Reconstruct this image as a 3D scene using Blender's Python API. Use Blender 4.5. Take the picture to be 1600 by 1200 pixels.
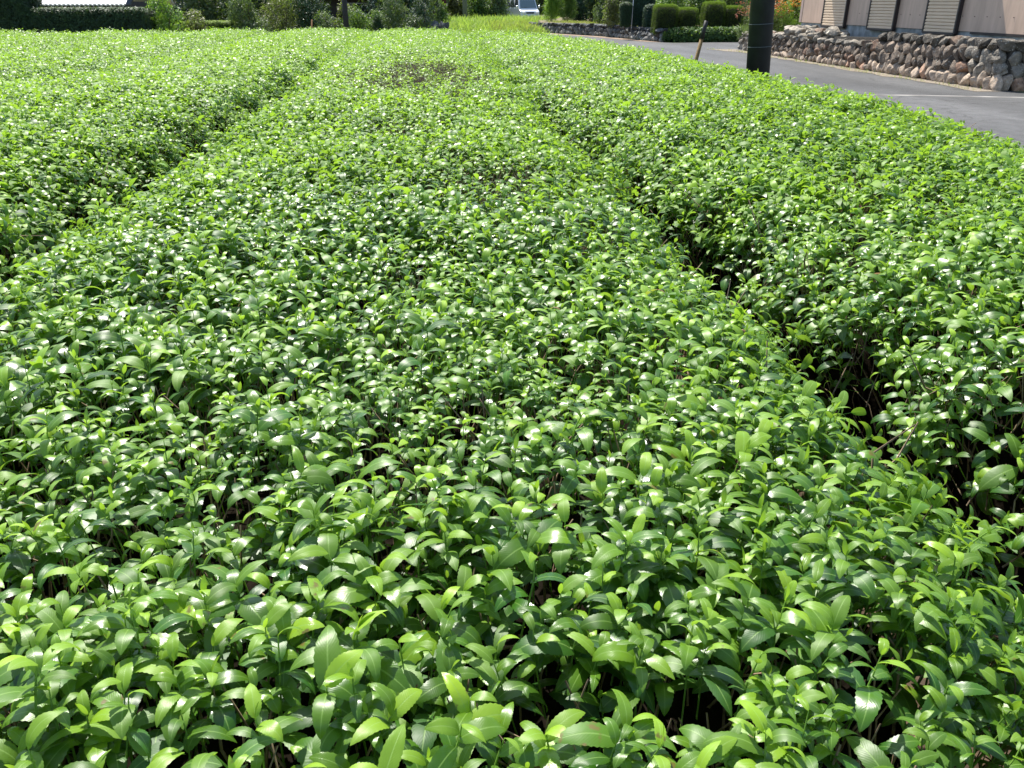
import bpy, math
import numpy as np
PI = math.pi
rad = math.radians
S = bpy.context.scene
for o in list(bpy.data.objects): bpy.data.objects.remove(o)
COL = S.collection

# ------------------------------------------------------------------ camera, sky, sun, exposure
cam_d = bpy.data.cameras.new("camera"); cam = bpy.data.objects.new("camera", cam_d); COL.objects.link(cam)
cam_d.sensor_width = 36; cam_d.lens = 1270 / 1600 * 36; cam_d.clip_start = 0.05; cam_d.clip_end = 2000
cam.location = (0, 0, 1.5); cam.rotation_euler = (rad(90 - 25.2), 0, rad(-5.1))
S.camera = cam
SUN = np.array([-0.14, 0.50, 0.85]); SUN /= np.linalg.norm(SUN)
w = bpy.data.worlds.new("World"); S.world = w; w.use_nodes = True
nt = w.node_tree; sky = nt.nodes.new('ShaderNodeTexSky'); sky.sky_type = 'NISHITA'; sky.sun_disc = False
sky.sun_elevation = math.asin(SUN[2]); sky.sun_rotation = math.atan2(SUN[0], SUN[1])
bg = nt.nodes['Background']; bg.inputs['Strength'].default_value = 0.12
nt.links.new(sky.outputs[0], bg.inputs[0])
ld = bpy.data.lights.new("sun", 'SUN'); ld.energy = 4.6; ld.angle = rad(0.55); ld.color = (1, 0.96, 0.88)
lo = bpy.data.objects.new("sun", ld); COL.objects.link(lo)
import mathutils
lo.rotation_euler = mathutils.Vector(SUN).to_track_quat('Z', 'Y').to_euler(); lo.location = (0, 0, 20)
S.view_settings.view_transform = 'Standard'; S.view_settings.look = 'None'; S.view_settings.gamma = 1
S.view_settings.exposure = 1.08
S.render.engine = 'CYCLES'; S.cycles.use_denoising = True
S.cycles.max_bounces = 6; S.cycles.diffuse_bounces = 3; S.cycles.glossy_bounces = 2
S.cycles.transmission_bounces = 4; S.cycles.transparent_max_bounces = 4
rng = np.random.default_rng(7)

# ------------------------------------------------------------------ helpers
def thing(name, label, cat, loc=(0, 0, 0), group=None):
    o = bpy.data.objects.new(name, None); COL.objects.link(o); o.location = loc; o.empty_display_size = .2
    o['label'] = label; o['category'] = cat
    if group: o['group'] = group
    return o
def tag(o, label=None, cat=None, group=None, kind=None):
    for k, v in (('label', label), ('category', cat), ('group', group), ('kind', kind)):
        if v: o[k] = v
    return o
def mesh(name, V, F, mat, parent=None, attr=None, smooth=False, loc=None):
    """V (n,3) world coordinates; F (m,k) equal-size faces or a list of lists"""
    V = np.asarray(V, np.float64)
    base = np.array(parent.location if parent is not None else (loc if loc is not None else (0, 0, 0)), float)
    gp = parent
    while gp is not None and gp.parent is not None:
        gp = gp.parent; base = base + np.array(gp.location)
    V = V - base
    me = bpy.data.meshes.new(name)
    if isinstance(F, np.ndarray):
        m, k = F.shape
        me.vertices.add(len(V)); me.vertices.foreach_set('co', V.astype(np.float32).ravel())
        me.loops.add(m * k); me.loops.foreach_set('vertex_index', F.astype(np.int32).ravel())
        me.polygons.add(m); me.polygons.foreach_set('loop_start', np.arange(0, m * k, k, dtype=np.int32))
        me.polygons.foreach_set('use_smooth', np.full(m, smooth, dtype=bool))
        me.update(calc_edges=True)
    else:
        me.from_pydata([tuple(v) for v in V], [], [list(map(int, f)) for f in F])
        if smooth: me.polygons.foreach_set('use_smooth', np.ones(len(me.polygons), dtype=bool))
        me.update()
    if attr is not None:
        a = me.attributes.new('lf', 'FLOAT_COLOR', 'POINT'); a.data.foreach_set('color', np.asarray(attr, np.float32).ravel())
    me.materials.append(mat)
    o = bpy.data.objects.new(name, me); COL.objects.link(o)
    if parent is not None: o.parent = parent
    elif loc is not None: o.location = loc
    return o
class MB:
    def __init__(s): s.V = []; s.F = []; s.A = []; s.n = 0
    def add(s, V, F, a=None):
        V = np.asarray(V, float)
        s.F += [[int(i) + s.n for i in f] for f in F]; s.V.append(V); s.n += len(V)
        s.A.append(np.tile(a if a is not None else (0, 0, 0, 1), (len(V), 1)))
        return s
    def box(s, x0, x1, y0, y1, z0, z1, a=None):
        V = [(x, y, z) for x in (x0, x1) for y in (y0, y1) for z in (z0, z1)]
        return s.add(V, [(0, 1, 3, 2), (4, 6, 7, 5), (0, 4, 5, 1), (2, 3, 7, 6), (0, 2, 6, 4), (1, 5, 7, 3)], a)
    def tube(s, pts, rs, n=8, a=None, cap=True):
        pts = np.asarray(pts, float); V = []
        for i, p in enumerate(pts):
            t = pts[min(i + 1, len(pts) - 1)] - pts[max(i - 1, 0)]; t /= np.linalg.norm(t) + 1e-9
            h = np.array([1, 0, 0]) if abs(t[0]) < .9 else np.array([0, 1, 0])
            u = np.cross(t, h); u /= np.linalg.norm(u); v = np.cross(t, u)
            for k in range(n):
                an = 2 * PI * k / n; V.append(p + rs[i] * (math.cos(an) * u + math.sin(an) * v))
        F = [(i * n + k, i * n + (k + 1) % n, (i + 1) * n + (k + 1) % n, (i + 1) * n + k) for i in range(len(pts) - 1) for k in range(n)]
        if cap: F += [tuple(range(n))[::-1], tuple((len(pts) - 1) * n + k for k in range(n))]
        return s.add(V, F, a)
    def build(s, name, mat, parent=None, smooth=False, bevel=0, attr=False, loc=None):
        o = mesh(name, np.concatenate(s.V), s.F, mat, parent, np.concatenate(s.A) if attr else None, smooth, loc)
        if bevel:
            m = o.modifiers.new('bevel', 'BEVEL'); m.width = bevel; m.segments = 2; m.limit_method = 'ANGLE'
        return o

# ------------------------------------------------------------------ materials
def newmat(name):
    m = bpy.data.materials.new(name); m.use_nodes = True; n = m.node_tree.nodes
    return m, n, m.node_tree.links, n['Principled BSDF']
def simple(name, col, rough=.7, var=.25, scale=8, bump=0, metal=0, coord='Object', spec=.4, detail=6):
    m, n, l, b = newmat(name)
    tc = n.new('ShaderNodeTexCoord'); nz = n.new('ShaderNodeTexNoise'); nz.inputs['Scale'].default_value = scale; nz.inputs['Detail'].default_value = detail
    l.new(tc.outputs[coord], nz.inputs['Vector'])
    r = n.new('ShaderNodeValToRGB'); c = np.array(col)
    r.color_ramp.elements[0].position = .3; r.color_ramp.elements[1].position = .7
    r.color_ramp.elements[0].color = (*np.clip(c * (1 - var), 0, 1), 1); r.color_ramp.elements[1].color = (*np.clip(c * (1 + var), 0, 1), 1)
    l.new(nz.outputs['Fac'], r.inputs[0]); l.new(r.outputs[0], b.inputs['Base Color'])
    b.inputs['Roughness'].default_value = rough; b.inputs['Metallic'].default_value = metal; b.inputs['Specular IOR Level'].default_value = spec
    if bump:
        bp = n.new('ShaderNodeBump'); bp.inputs['Strength'].default_value = bump; bp.inputs['Distance'].default_value = .02
        l.new(nz.outputs['Fac'], bp.inputs['Height']); l.new(bp.outputs[0], b.inputs['Normal'])
    return m
def leafmat(name, mature, young, trans=(.46, .74, .05), tfac=.32, rough=.36, veins=False, brown=.004, coat=0, spec=.5):
    """lf attribute: r = across (0..1, .5 midrib), g = along, b = random, alpha = youth, on clipped plants also painted top light"""
    m, n, l, b = newmat(name)
    at = n.new('ShaderNodeAttribute'); at.attribute_name = 'lf'
    sp = n.new('ShaderNodeSeparateColor'); l.new(at.outputs['Color'], sp.inputs[0])
    mx = n.new('ShaderNodeMix'); mx.data_type = 'RGBA'; l.new(at.outputs['Alpha'], mx.inputs[0])
    mx.inputs[6].default_value = (*mature, 1); mx.inputs[7].default_value = (*young, 1)
    hs = n.new('ShaderNodeHueSaturation'); l.new(mx.outputs[2], hs.inputs['Color'])
    mr = n.new('ShaderNodeMapRange'); l.new(sp.outputs[2], mr.inputs[0]); mr.inputs[3].default_value = .5; mr.inputs[4].default_value = 1.4
    l.new(mr.outputs[0], hs.inputs['Value'])
    mr2 = n.new('ShaderNodeMapRange'); l.new(sp.outputs[2], mr2.inputs[0]); mr2.inputs[3].default_value = .512; mr2.inputs[4].default_value = .488
    l.new(mr2.outputs[0], hs.inputs['Hue'])
    col = hs.outputs[0]
    if brown:
        gt = n.new('ShaderNodeMath'); gt.operation = 'GREATER_THAN'; l.new(sp.outputs[2], gt.inputs[0]); gt.inputs[1].default_value = 1 - brown
        mb = n.new('ShaderNodeMix'); mb.data_type = 'RGBA'; l.new(gt.outputs[0], mb.inputs[0]); l.new(col, mb.inputs[6]); mb.inputs[7].default_value = (.22, .09, .035, 1); col = mb.outputs[2]
    if veins:
        a1 = n.new('ShaderNodeMath'); a1.operation = 'SUBTRACT'; l.new(sp.outputs[0], a1.inputs[0]); a1.inputs[1].default_value = .5
        a2 = n.new('ShaderNodeMath'); a2.operation = 'ABSOLUTE'; l.new(a1.outputs[0], a2.inputs[0])   # 0 .. .5
        rib = n.new('ShaderNodeMapRange'); rib.interpolation_type = 'SMOOTHSTEP'; l.new(a2.outputs[0], rib.inputs[0])
        rib.inputs[1].default_value = .012; rib.inputs[2].default_value = .045; rib.inputs[3].default_value = 1; rib.inputs[4].default_value = 0
        lt = n.new('ShaderNodeMix'); lt.data_type = 'RGBA'; sc = n.new('ShaderNodeMath'); sc.operation = 'MULTIPLY'; l.new(rib.outputs[0], sc.inputs[0]); sc.inputs[1].default_value = .45
        l.new(sc.outputs[0], lt.inputs[0]); l.new(col, lt.inputs[6]); lt.inputs[7].default_value = (.30, .48, .12, 1); col = lt.outputs[2]
        sn = n.new('ShaderNodeTexNoise'); sn.inputs['Scale'].default_value = 55; sn.inputs['Detail'].default_value = 4; tcs = n.new('ShaderNodeTexCoord'); l.new(tcs.outputs['Object'], sn.inputs[0])
        sr = n.new('ShaderNodeMapRange'); l.new(sn.outputs[0], sr.inputs[0]); sr.inputs[1].default_value = .60; sr.inputs[2].default_value = .66
        g2 = n.new('ShaderNodeMath'); g2.operation = 'GREATER_THAN'; l.new(sp.outputs[2], g2.inputs[0]); g2.inputs[1].default_value = .93
        sm2 = n.new('ShaderNodeMath'); sm2.operation = 'MULTIPLY'; l.new(sr.outputs[0], sm2.inputs[0]); l.new(g2.outputs[0], sm2.inputs[1])
        sx2 = n.new('ShaderNodeMix'); sx2.data_type = 'RGBA'; l.new(sm2.outputs[0], sx2.inputs[0]); l.new(col, sx2.inputs[6]); sx2.inputs[7].default_value = (.16, .13, .03, 1); col = sx2.outputs[2]
        # side veins: phase = along*8 - across*3
        v1 = n.new('ShaderNodeMath'); v1.operation = 'MULTIPLY_ADD'; l.new(a2.outputs[0], v1.inputs[0]); v1.inputs[1].default_value = -26
        v0 = n.new('ShaderNodeMath'); v0.operation = 'MULTIPLY'; l.new(sp.outputs[1], v0.inputs[0]); v0.inputs[1].default_value = 58; l.new(v0.outputs[0], v1.inputs[2])
        v2 = n.new('ShaderNodeMath'); v2.operation = 'COSINE'; l.new(v1.outputs[0], v2.inputs[0])
        v3 = n.new('ShaderNodeMath'); v3.operation = 'ABSOLUTE'; l.new(v2.outputs[0], v3.inputs[0])
        v4 = n.new('ShaderNodeMath'); v4.operation = 'SUBTRACT'; l.new(v3.outputs[0], v4.inputs[0]); l.new(rib.outputs[0], v4.inputs[1])
        tc = n.new('ShaderNodeTexCoord'); nz = n.new('ShaderNodeTexNoise'); nz.inputs['Scale'].default_value = 130; nz.inputs['Detail'].default_value = 2; l.new(tc.outputs['Object'], nz.inputs['Vector'])
        v5 = n.new('ShaderNodeMath'); v5.operation = 'MULTIPLY_ADD'; l.new(nz.outputs['Fac'], v5.inputs[0]); v5.inputs[1].default_value = 4; l.new(v4.outputs[0], v5.inputs[2])
        bp = n.new('ShaderNodeBump'); bp.inputs['Strength'].default_value = .4; bp.inputs['Distance'].default_value = .00016
        l.new(v5.outputs[0], bp.inputs['Height']); l.new(bp.outputs[0], b.inputs['Normal'])
    l.new(col, b.inputs['Base Color']); b.inputs['Specular IOR Level'].default_value = spec
    rq = n.new('ShaderNodeMath'); rq.operation = 'MULTIPLY'; l.new(sp.outputs[2], rq.inputs[0]); rq.inputs[1].default_value = 7.3
    rf_ = n.new('ShaderNodeMath'); rf_.operation = 'FRACT'; l.new(rq.outputs[0], rf_.inputs[0])
    rm = n.new('ShaderNodeMapRange'); l.new(rf_.outputs[0], rm.inputs[0]); rm.inputs[3].default_value = rough - .08; rm.inputs[4].default_value = rough + .20; l.new(rm.outputs[0], b.inputs['Roughness'])
    tr = n.new('ShaderNodeBsdfTranslucent')
    tm = n.new('ShaderNodeMix'); tm.data_type = 'RGBA'; tm.blend_type = 'MULTIPLY'; tm.inputs[0].default_value = 1
    gm = n.new('ShaderNodeMix'); gm.data_type = 'RGBA'; gm.inputs[0].default_value = .5; l.new(col, gm.inputs[6]); gm.inputs[7].default_value = (*trans, 1)
    l.new(gm.outputs[2], tr.inputs[0])
    ms = n.new('ShaderNodeMixShader'); ms.inputs[0].default_value = tfac
    l.new(b.outputs[0], ms.inputs[1]); l.new(tr.outputs[0], ms.inputs[2])
    l.new(ms.outputs[0], n['Material Output'].inputs[0])
    return m
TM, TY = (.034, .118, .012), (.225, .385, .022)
M_tea = leafmat('tea_leaf_near', TM, TY, tfac=.38, veins=True, rough=.35, spec=.62, brown=.0002)
M_tea_far = leafmat('tea_leaf_far', TM, TY, tfac=.40, rough=.44, spec=.46, brown=.0002)
M_bark = simple('bark_brown', (.13, .085, .055), .85, .4, 30, .5)
M_twig = simple('twig_brown', (.24, .17, .11), .8, .45, 60)
M_core = simple('inner_shade', (.010, .008, .006), .95, .5, 40, .6, spec=0)  # near-black paints the shade deep inside the tea rows
M_soil = simple('field_soil', (.065, .045, .030), .95, .5, 22, 1, spec=.1, detail=12)

# ------------------------------------------------------------------ leaf geometry
def leaf(L, W, ns, nc, e0, e1, fold=.3, wave=0, serr=False, roll=0):
    s = np.linspace(0, 1, ns + 1); e = e0 + (e1 - e0) * s ** 1.15
    ds = L / ns; em = .5 * (e[1:] + e[:-1])
    cx = np.concatenate([[0], np.cumsum(np.cos(em) * ds)]); cz = np.concatenate([[0], np.cumsum(np.sin(em) * ds)])
    ws = s ** .62 * (1 - s) ** .85; ws = ws / .405 * W / 2; ws = np.maximum(ws, W * .012)
    us = np.linspace(-1, 1, nc + 1) if nc > 1 else np.array([-1, 1.])
    V = []; A = []
    for i in range(ns + 1):
        wi = ws[i]
        for u in us:
            ww = wi
            if serr and abs(u) == 1 and 1 < i < ns: ww = wi * (1.03 if i % 2 else .945)
            au = abs(u)
            y = u * ww * math.cos(fold * (1 - .5 * au)); up = ww * (au * math.sin(fold) - (.5 * fold + .14) * au ** 2.4)
            up += wave * W * math.sin(s[i] * 11 + u * 1.5) * au
            y, up = y * math.cos(roll) - up * math.sin(roll), y * math.sin(roll) + up * math.cos(roll)
            V.append((cx[i] - math.sin(e[i]) * up, y, cz[i] + math.cos(e[i]) * up)); A.append((u * .5 + .5, s[i]))
    k = nc + 1
    F = [(i * k + j, (i + 1) * k + j, (i + 1) * k + j + 1, i * k + j + 1) for i in range(ns) for j in range(nc)]
    return np.array(V), np.array(F), np.array(A)
def rotz(V, a):
    c, s = math.cos(a), math.sin(a); return V @ np.array([[c, s, 0], [-s, c, 0], [0, 0, 1]])
def shoot(r, lod, kind='tea'):
    """one tea shoot: thin stem, 4-6 arching leaves and a young tip"""
    Vs, Fs, As, n = [], [], [], 0
    ns, nc, serr = {0: (22, 4, True), 1: (9, 4, False), 2: (5, 2, False), 3: (3, 2, False), 4: (2, 2, False)}[lod]
    nl = int(r.integers(4, 7)); H = r.uniform(.035, .07)
    az = r.uniform(0, 2 * PI); vig = r.uniform(.82, 1.12)
    def put(V, F, A, rnd, tint):
        nonlocal n
        Vs.append(V); Fs.append(F + n); n += len(V)
        As.append(np.column_stack([A, np.full(len(V), rnd), np.full(len(V), tint)]))
    for k in range(nl):
        t = k / (nl - 1)
        sz = vig * (.072 - .030 * t ** 1.5) * r.uniform(.62, 1.25)
        e0 = rad(30 + 34 * t + r.uniform(-18, 18)); e1 = rad(-62 + 32 * t + r.uniform(-30, 25))
        V, F, A = leaf(sz, sz * r.uniform(.32, .46), ns, nc, e0, e1, r.uniform(.05, .42), r.uniform(0, .045), serr, r.uniform(-.35, .35))
        V = rotz(V, az + k * 2.4 + r.uniform(-.4, .4)); V[:, 2] += H * (.12 + .88 * t)
        put(V, F, A, r.uniform(), np.clip(.10 + .60 * t ** 1.3 + r.uniform(-.15, .2), 0, 1))
    if r.uniform() < .5:
        sz = r.uniform(.015, .028)
        V, F, A = leaf(sz, sz * .34, max(2, ns // 2), max(2, nc - 2), rad(85), rad(62), .7)
        V = rotz(V, r.uniform(0, 6)); V[:, 2] += H; put(V, F, A, r.uniform(.2, .9), 1.)
    if lod <= 2:
        m = 3; pts = np.array([[0, 0, -.07], [.003, .002, H * .5], [0, 0, H]]); rs = [.0016, .0013, .0008]
        V = np.array([[p[0] + q * math.cos(2 * PI * j / m), p[1] + q * math.sin(2 * PI * j / m), p[2]] for p, q in zip(pts, rs) for j in range(m)])
        F = np.array([(i * m + j, i * m + (j + 1) % m, (i + 1) * m + (j + 1) % m, (i + 1) * m + j) for i in range(2) for j in range(m)])
        put(V, F, np.tile((.5, .5), (len(V), 1)), .45, .35)
    return np.concatenate(Vs), np.concatenate(Fs), np.concatenate(As)
def scatter(variants, pos, nrm, scale, rnd_shift=None, tint_shift=None, r=rng, spin=None, ident=None):
    """copies of the variants at pos with local z along nrm; returns V, F, A (all quads)"""
    pos = np.asarray(pos, float); N = len(pos)
    if N == 0: return np.zeros((0, 3)), np.zeros((0, 4), int), np.zeros((0, 4))
    nrm = np.asarray(nrm, float); nrm = nrm / np.linalg.norm(nrm, axis=1, keepdims=True)
    vi = r.integers(0, len(variants), N); th = r.uniform(0, 2 * PI, N) if spin is None else spin
    h = np.where(np.abs(nrm[:, :1]) < .9, [[1., 0, 0]], [[0, 1., 0]])
    X = np.cross(h, nrm); X /= np.linalg.norm(X, axis=1, keepdims=True); Y = np.cross(nrm, X)
    X2 = X * np.cos(th)[:, None] + Y * np.sin(th)[:, None]; Y2 = np.cross(nrm, X2)
    scale = np.broadcast_to(np.asarray(scale, float), (N,))
    R = np.stack([X2, Y2, nrm], 1) * scale[:, None, None]          # rows = axes
    Vo, Fo, Ao, n = [], [], [], 0
    for k, (V, F, A) in enumerate(variants):
        ii = np.nonzero(vi == k)[0]
        if len(ii) == 0: continue
        W = np.einsum('vk,nkj->nvj', V, R[ii]) + pos[ii][:, None, :]
        m = len(V); Vo.append(W.reshape(-1, 3))
        Fo.append((F[None] + (np.arange(len(ii)) * m)[:, None, None] + n).reshape(-1, F.shape[1])); n += m * len(ii)
        B = np.tile(A[None], (len(ii), 1, 1))
        if rnd_shift is not None: B[:, :, 2] = np.mod(B[:, :, 2] + rnd_shift[ii][:, None], 1)
        if tint_shift is not None: B[:, :, 3] = np.clip(B[:, :, 3] + tint_shift[ii][:, None], 0, 1)
        Ao.append(B.reshape(-1, 4))
    return np.concatenate(Vo), np.concatenate(Fo), np.concatenate(Ao)
def join(parts):
    Vo, Fo, Ao, n = [], [], [], 0
    for V, F, A in parts:
        if len(V) == 0: continue
        Vo.append(V); Fo.append(F + n); Ao.append(A); n += len(V)
    return np.concatenate(Vo), np.concatenate(Fo), np.concatenate(Ao)
_fr = np.random.default_rng(3)
_fx = _fr.normal(0, 1, (24, 2)); _fp = _fr.uniform(0, 6.28, 24)
def noise2(x, y, f):
    s = 0
    for k in range(8):
        d = _fx[k] / np.linalg.norm(_fx[k]) * f * (.7 + .12 * k); s = s + np.sin(x * d[0] * 6.28 + y * d[1] * 6.28 + _fp[k] + f)
    return s / 4

# ------------------------------------------------------------------ ground, field soil, road
def poly(name, pts, z, mat, kind='structure'):
    o = mesh(name, [(x, y, z) for x, y in pts], [list(range(len(pts)))], mat); o['kind'] = kind; return o
m, n, l, b = newmat('ground_grass_soil')
tc = n.new('ShaderNodeTexCoord'); n1 = n.new('ShaderNodeTexNoise'); n1.inputs['Scale'].default_value = .6; n1.inputs['Detail'].default_value = 8
n2 = n.new('ShaderNodeTexNoise'); n2.inputs['Scale'].default_value = 18; n2.inputs['Detail'].default_value = 6
l.new(tc.outputs['Object'], n1.inputs[0]); l.new(tc.outputs['Object'], n2.inputs[0])
r1 = n.new('ShaderNodeValToRGB'); r1.color_ramp.elements[0].position = .35; r1.color_ramp.elements[1].position = .62
r1.color_ramp.elements[0].color = (.05, .09, .02, 1); r1.color_ramp.elements[1].color = (.15, .12, .06, 1)
l.new(n1.outputs[0], r1.inputs[0]); mm = n.new('ShaderNodeMix'); mm.data_type = 'RGBA'; mm.blend_type = 'OVERLAY'; mm.inputs[0].default_value = .6
l.new(r1.outputs[0], mm.inputs[6]); l.new(n2.outputs[0], mm.inputs[7]); l.new(mm.outputs[2], b.inputs['Base Color']); b.inputs['Roughness'].default_value = .95
bp = n.new('ShaderNodeBump'); bp.inputs['Strength'].default_value = .7; bp.inputs['Distance'].default_value = .03; l.new(n2.outputs[0], bp.inputs['Height']); l.new(bp.outputs[0], b.inputs['Normal'])
M_ground = m
poly('ground', [(-300, -100), (300, -100), (300, 500), (-300, 500)], 0, M_ground)
poly('field_soil', [(-18, -3), (3.85, -3), (3.85, 15), (3.3, 19.5), (2.5, 22), (.6, 25), (-3, 25.5), (-18, 24.3)], .004, M_soil)
def asphalt(name, c, vs):
    m, n, l, b = newmat(name)
    tc = n.new('ShaderNodeTexCoord'); n1 = n.new('ShaderNodeTexNoise'); n1.inputs['Scale'].default_value = .55; n1.inputs['Detail'].default_value = 5
    n2 = n.new('ShaderNodeTexVoronoi'); n2.inputs['Scale'].default_value = 90
    n3 = n.new('ShaderNodeTexNoise'); n3.inputs['Scale'].default_value = 5; n3.inputs['Detail'].default_value = 8
    mp = n.new('ShaderNodeMapping'); mp.inputs['Scale'].default_value = (1.6, .35, 1); l.new(tc.outputs['Object'], mp.inputs[0])
    l.new(mp.outputs[0], n1.inputs[0]); l.new(tc.outputs['Object'], n2.inputs[0]); l.new(tc.outputs['Object'], n3.inputs[0])
    r = n.new('ShaderNodeValToRGB'); r.color_ramp.elements[0].position = .3; r.color_ramp.elements[1].position = .7
    r.color_ramp.elements[0].color = (*[q * (1 - vs) for q in c], 1); r.color_ramp.elements[1].color = (*[q * (1 + vs) for q in c], 1)
    l.new(n1.outputs[0], r.inputs[0])
    a = n.new('ShaderNodeMix'); a.data_type = 'RGBA'; a.blend_type = 'OVERLAY'; a.inputs[0].default_value = .55; l.new(r.outputs[0], a.inputs[6]); l.new(n3.outputs[0], a.inputs[7])
    a2 = n.new('ShaderNodeMix'); a2.data_type = 'RGBA'; a2.blend_type = 'OVERLAY'; a2.inputs[0].default_value = .35; l.new(a.outputs[2], a2.inputs[6]); l.new(n2.outputs['Color'], a2.inputs[7])
    vc = n.new('ShaderNodeTexVoronoi'); vc.feature = 'DISTANCE_TO_EDGE'; vc.inputs['Scale'].default_value = .45
    wn = n.new('ShaderNodeTexNoise'); wn.inputs['Scale'].default_value = 1.6; wn.inputs['Detail'].default_value = 6; l.new(tc.outputs['Object'], wn.inputs[0])
    wm = n.new('ShaderNodeMix'); wm.data_type = 'RGBA'; wm.blend_type = 'ADD'; wm.inputs[0].default_value = 1; l.new(tc.outputs['Object'], wm.inputs[6]); l.new(wn.outputs['Color'], wm.inputs[7]); l.new(wm.outputs[2], vc.inputs[0])
    cr = n.new('ShaderNodeMapRange'); l.new(vc.outputs['Distance'], cr.inputs[0]); cr.inputs[1].default_value = .003; cr.inputs[2].default_value = .012; cr.inputs[3].default_value = .55; cr.inputs[4].default_value = 1
    cm = n.new('ShaderNodeMix'); cm.data_type = 'RGBA'; cm.blend_type = 'MULTIPLY'; cm.inputs[0].default_value = 1; l.new(a2.outputs[2], cm.inputs[6]); l.new(cr.outputs[0], cm.inputs[7]); a2 = cm
    hs = n.new('ShaderNodeHueSaturation'); hs.inputs['Saturation'].default_value = .25; l.new(a2.outputs[2], hs.inputs['Color'])
    l.new(hs.outputs[0], b.inputs['Base Color']); b.inputs['Roughness'].default_value = .75
    bp = n.new('ShaderNodeBump'); bp.inputs['Strength'].default_value = .6; bp.inputs['Distance'].default_value = .006; l.new(n2.outputs[0], bp.inputs['Height']); l.new(bp.outputs[0], b.inputs['Normal'])
    return m
M_asph = asphalt('asphalt_worn', (.040, .039, .041), .5)
M_conc = asphalt('concrete_pale', (.21, .205, .19), .15)
poly('road', [(4.05, -30), (30, -30), (30, 13.6), (10.6, 13.6), (10.6, 28.2), (13, 29.6), (40, 31), (40, 36.5), (12.5, 35.3), (9.6, 34.4), (8.6, 36), (7.6, 41), (4.5, 48.5), (-4, 60), (-8, 58), (1.5, 46), (3.0, 40), (3.6, 30), (4.05, 22)], .006, M_asph)
poly('concrete_strip', [(5.6, 14.9), (8.5, 14.42), (10.2, 13.9), (14, 13.0), (14, 12.85), (10.2, 13.72), (8.5, 14.26), (5.6, 14.82)], .012, simple('concrete_edge', (.20, .19, .175), .85, .5, 3))
poly('driveway', [(4.3, 14.95), (8.5, 14.24), (10.2, 13.72), (14, 12.85), (30, 12), (30, 8), (4.3, 8)], .0105, asphalt('asphalt_patch', (.055, .053, .053), .35))
poly('dirt_verge', [(9.5, 35.1), (9.1, 34.95), (8.5, 36), (7.3, 41), (4.3, 47.8), (4.9, 48.2), (7.9, 41.2), (9.1, 35.4)], .012, simple('dirt_pink', (.24, .17, .12), .95, .35, 9))
vr = np.random.default_rng(5)
pts = []
ys = np.linspace(14.9, 29.5, 40)
for y in ys: pts.append((10.02 - .22 * vr.uniform() - max(0, y - 27.5) * .28, y))
for y in ys[::-1]: pts.append((10.35, y))
poly('gravel_verge', pts, .012, simple('gravel_dry', (.20, .165, .125), .95, .45, 25, .8))

# ------------------------------------------------------------------ tea hedges
PROT = [[shoot(np.random.default_rng(100 * L + k), L) for k in range({0: 26, 1: 20, 2: 14, 3: 12, 4: 12}[L])] for L in range(5)]
def xr(y): return np.interp(y, [-3, 2, 4.3, 6.7, 15, 17, 19.3, 21.4, 23], [2.9, 3.2, 3.56, 3.80, 3.74, 3.55, 3.1, 2.5, 1.5])
def yend(x): return np.interp(x, [-17, -11, -3, -.9, -.4, .4, 1.2, 2.0, 2.45, 3.1, 3.5], [22.6, 23.4, 25, 25, 24.2, 24.4, 23.4, 21.8, 21, 19, 17])
BARE = [(-.30, 9.6, .42, 1.0, .84), (-.15, 10.2, 1.0, 3.2, .74), (.15, 7.6, .5, .8, .5), (.32, 3.7, .34, .8, .42), (-.15, 5.4, .35, .9, .35), (1.9, 3.6, .2, .3, .4), (-.05, 12.8, .5, 1.6, .45)]
def bare(x, y):
    b = 0
    for cx, cy, rx, ry, a in BARE: b = np.maximum(b, a * np.exp(-(((x - cx) / rx) ** 2 + ((y - cy) / ry) ** 2) ** 1.3))
    return b
ZT = .80
def edges(h, y):
    l_, r_ = h
    y = np.asarray(y, float)
    wob = .03 * np.sin(y * 1.9 + l_) + .04 * np.sin(y * 5.7 + 2 * l_) + .03 * np.sin(y * 13 + l_)
    L = np.full_like(y, l_) + wob
    R = (xr(y) if r_ > 3 else np.full_like(y, r_)) + .03 * np.sin(y * 2.3 + r_ * 3) + .04 * np.sin(y * 6.3 + r_) + .03 * np.sin(y * 14 + r_)
    sh = np.clip((y - 1) * .032, 0, .16)                  # the right hand gap drifts slightly
    if r_ == .95: R = R - sh
    if l_ == 1.24: L = L - sh
    L = L - gapclose(y, l_); R = R + (gapclose(y, r_) if r_ < 3 else 0)
    return L, R
def gapclose(y, e):
    """neighbouring rows have grown together farther out"""
    if abs(e - .95) < .01 or abs(e - 1.24) < .01: return .075 * np.clip((y - 2.2) / 1.4, 0, 1) * (.65 + .35 * np.sin(y * 3.1 + 1.2)) + .07 * np.clip((y - 6) / 4, 0, 1)
    if abs(e + 1.44) < .01 or abs(e + 1.74) < .01: return .13 * np.clip((y - 8) / 5, 0, 1)
    return .03 + 0 * y
def surf(h, u, y):
    L, R = edges(h, y); c = (L + R) / 2; hw = (R - L) / 2; x = c + u * hw
    au = np.abs(u)
    cl = np.where(u > 0, gapclose(y, h[1]) if h[1] < 3 else 0, gapclose(y, h[0])) / .13
    z = ZT - .055 * au ** 2 - (.20 - .17 * np.clip(cl, 0, 1)) * au ** 9 + .018 * noise2(x, y, .55) + .012 * noise2(x, y, 1.7)
    z -= .05 * bare(x, y)
    ye = yend(x); z -= .35 * np.clip((y - ye + .6) / .6, 0, 1) ** 3
    return x, z, hw
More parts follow.
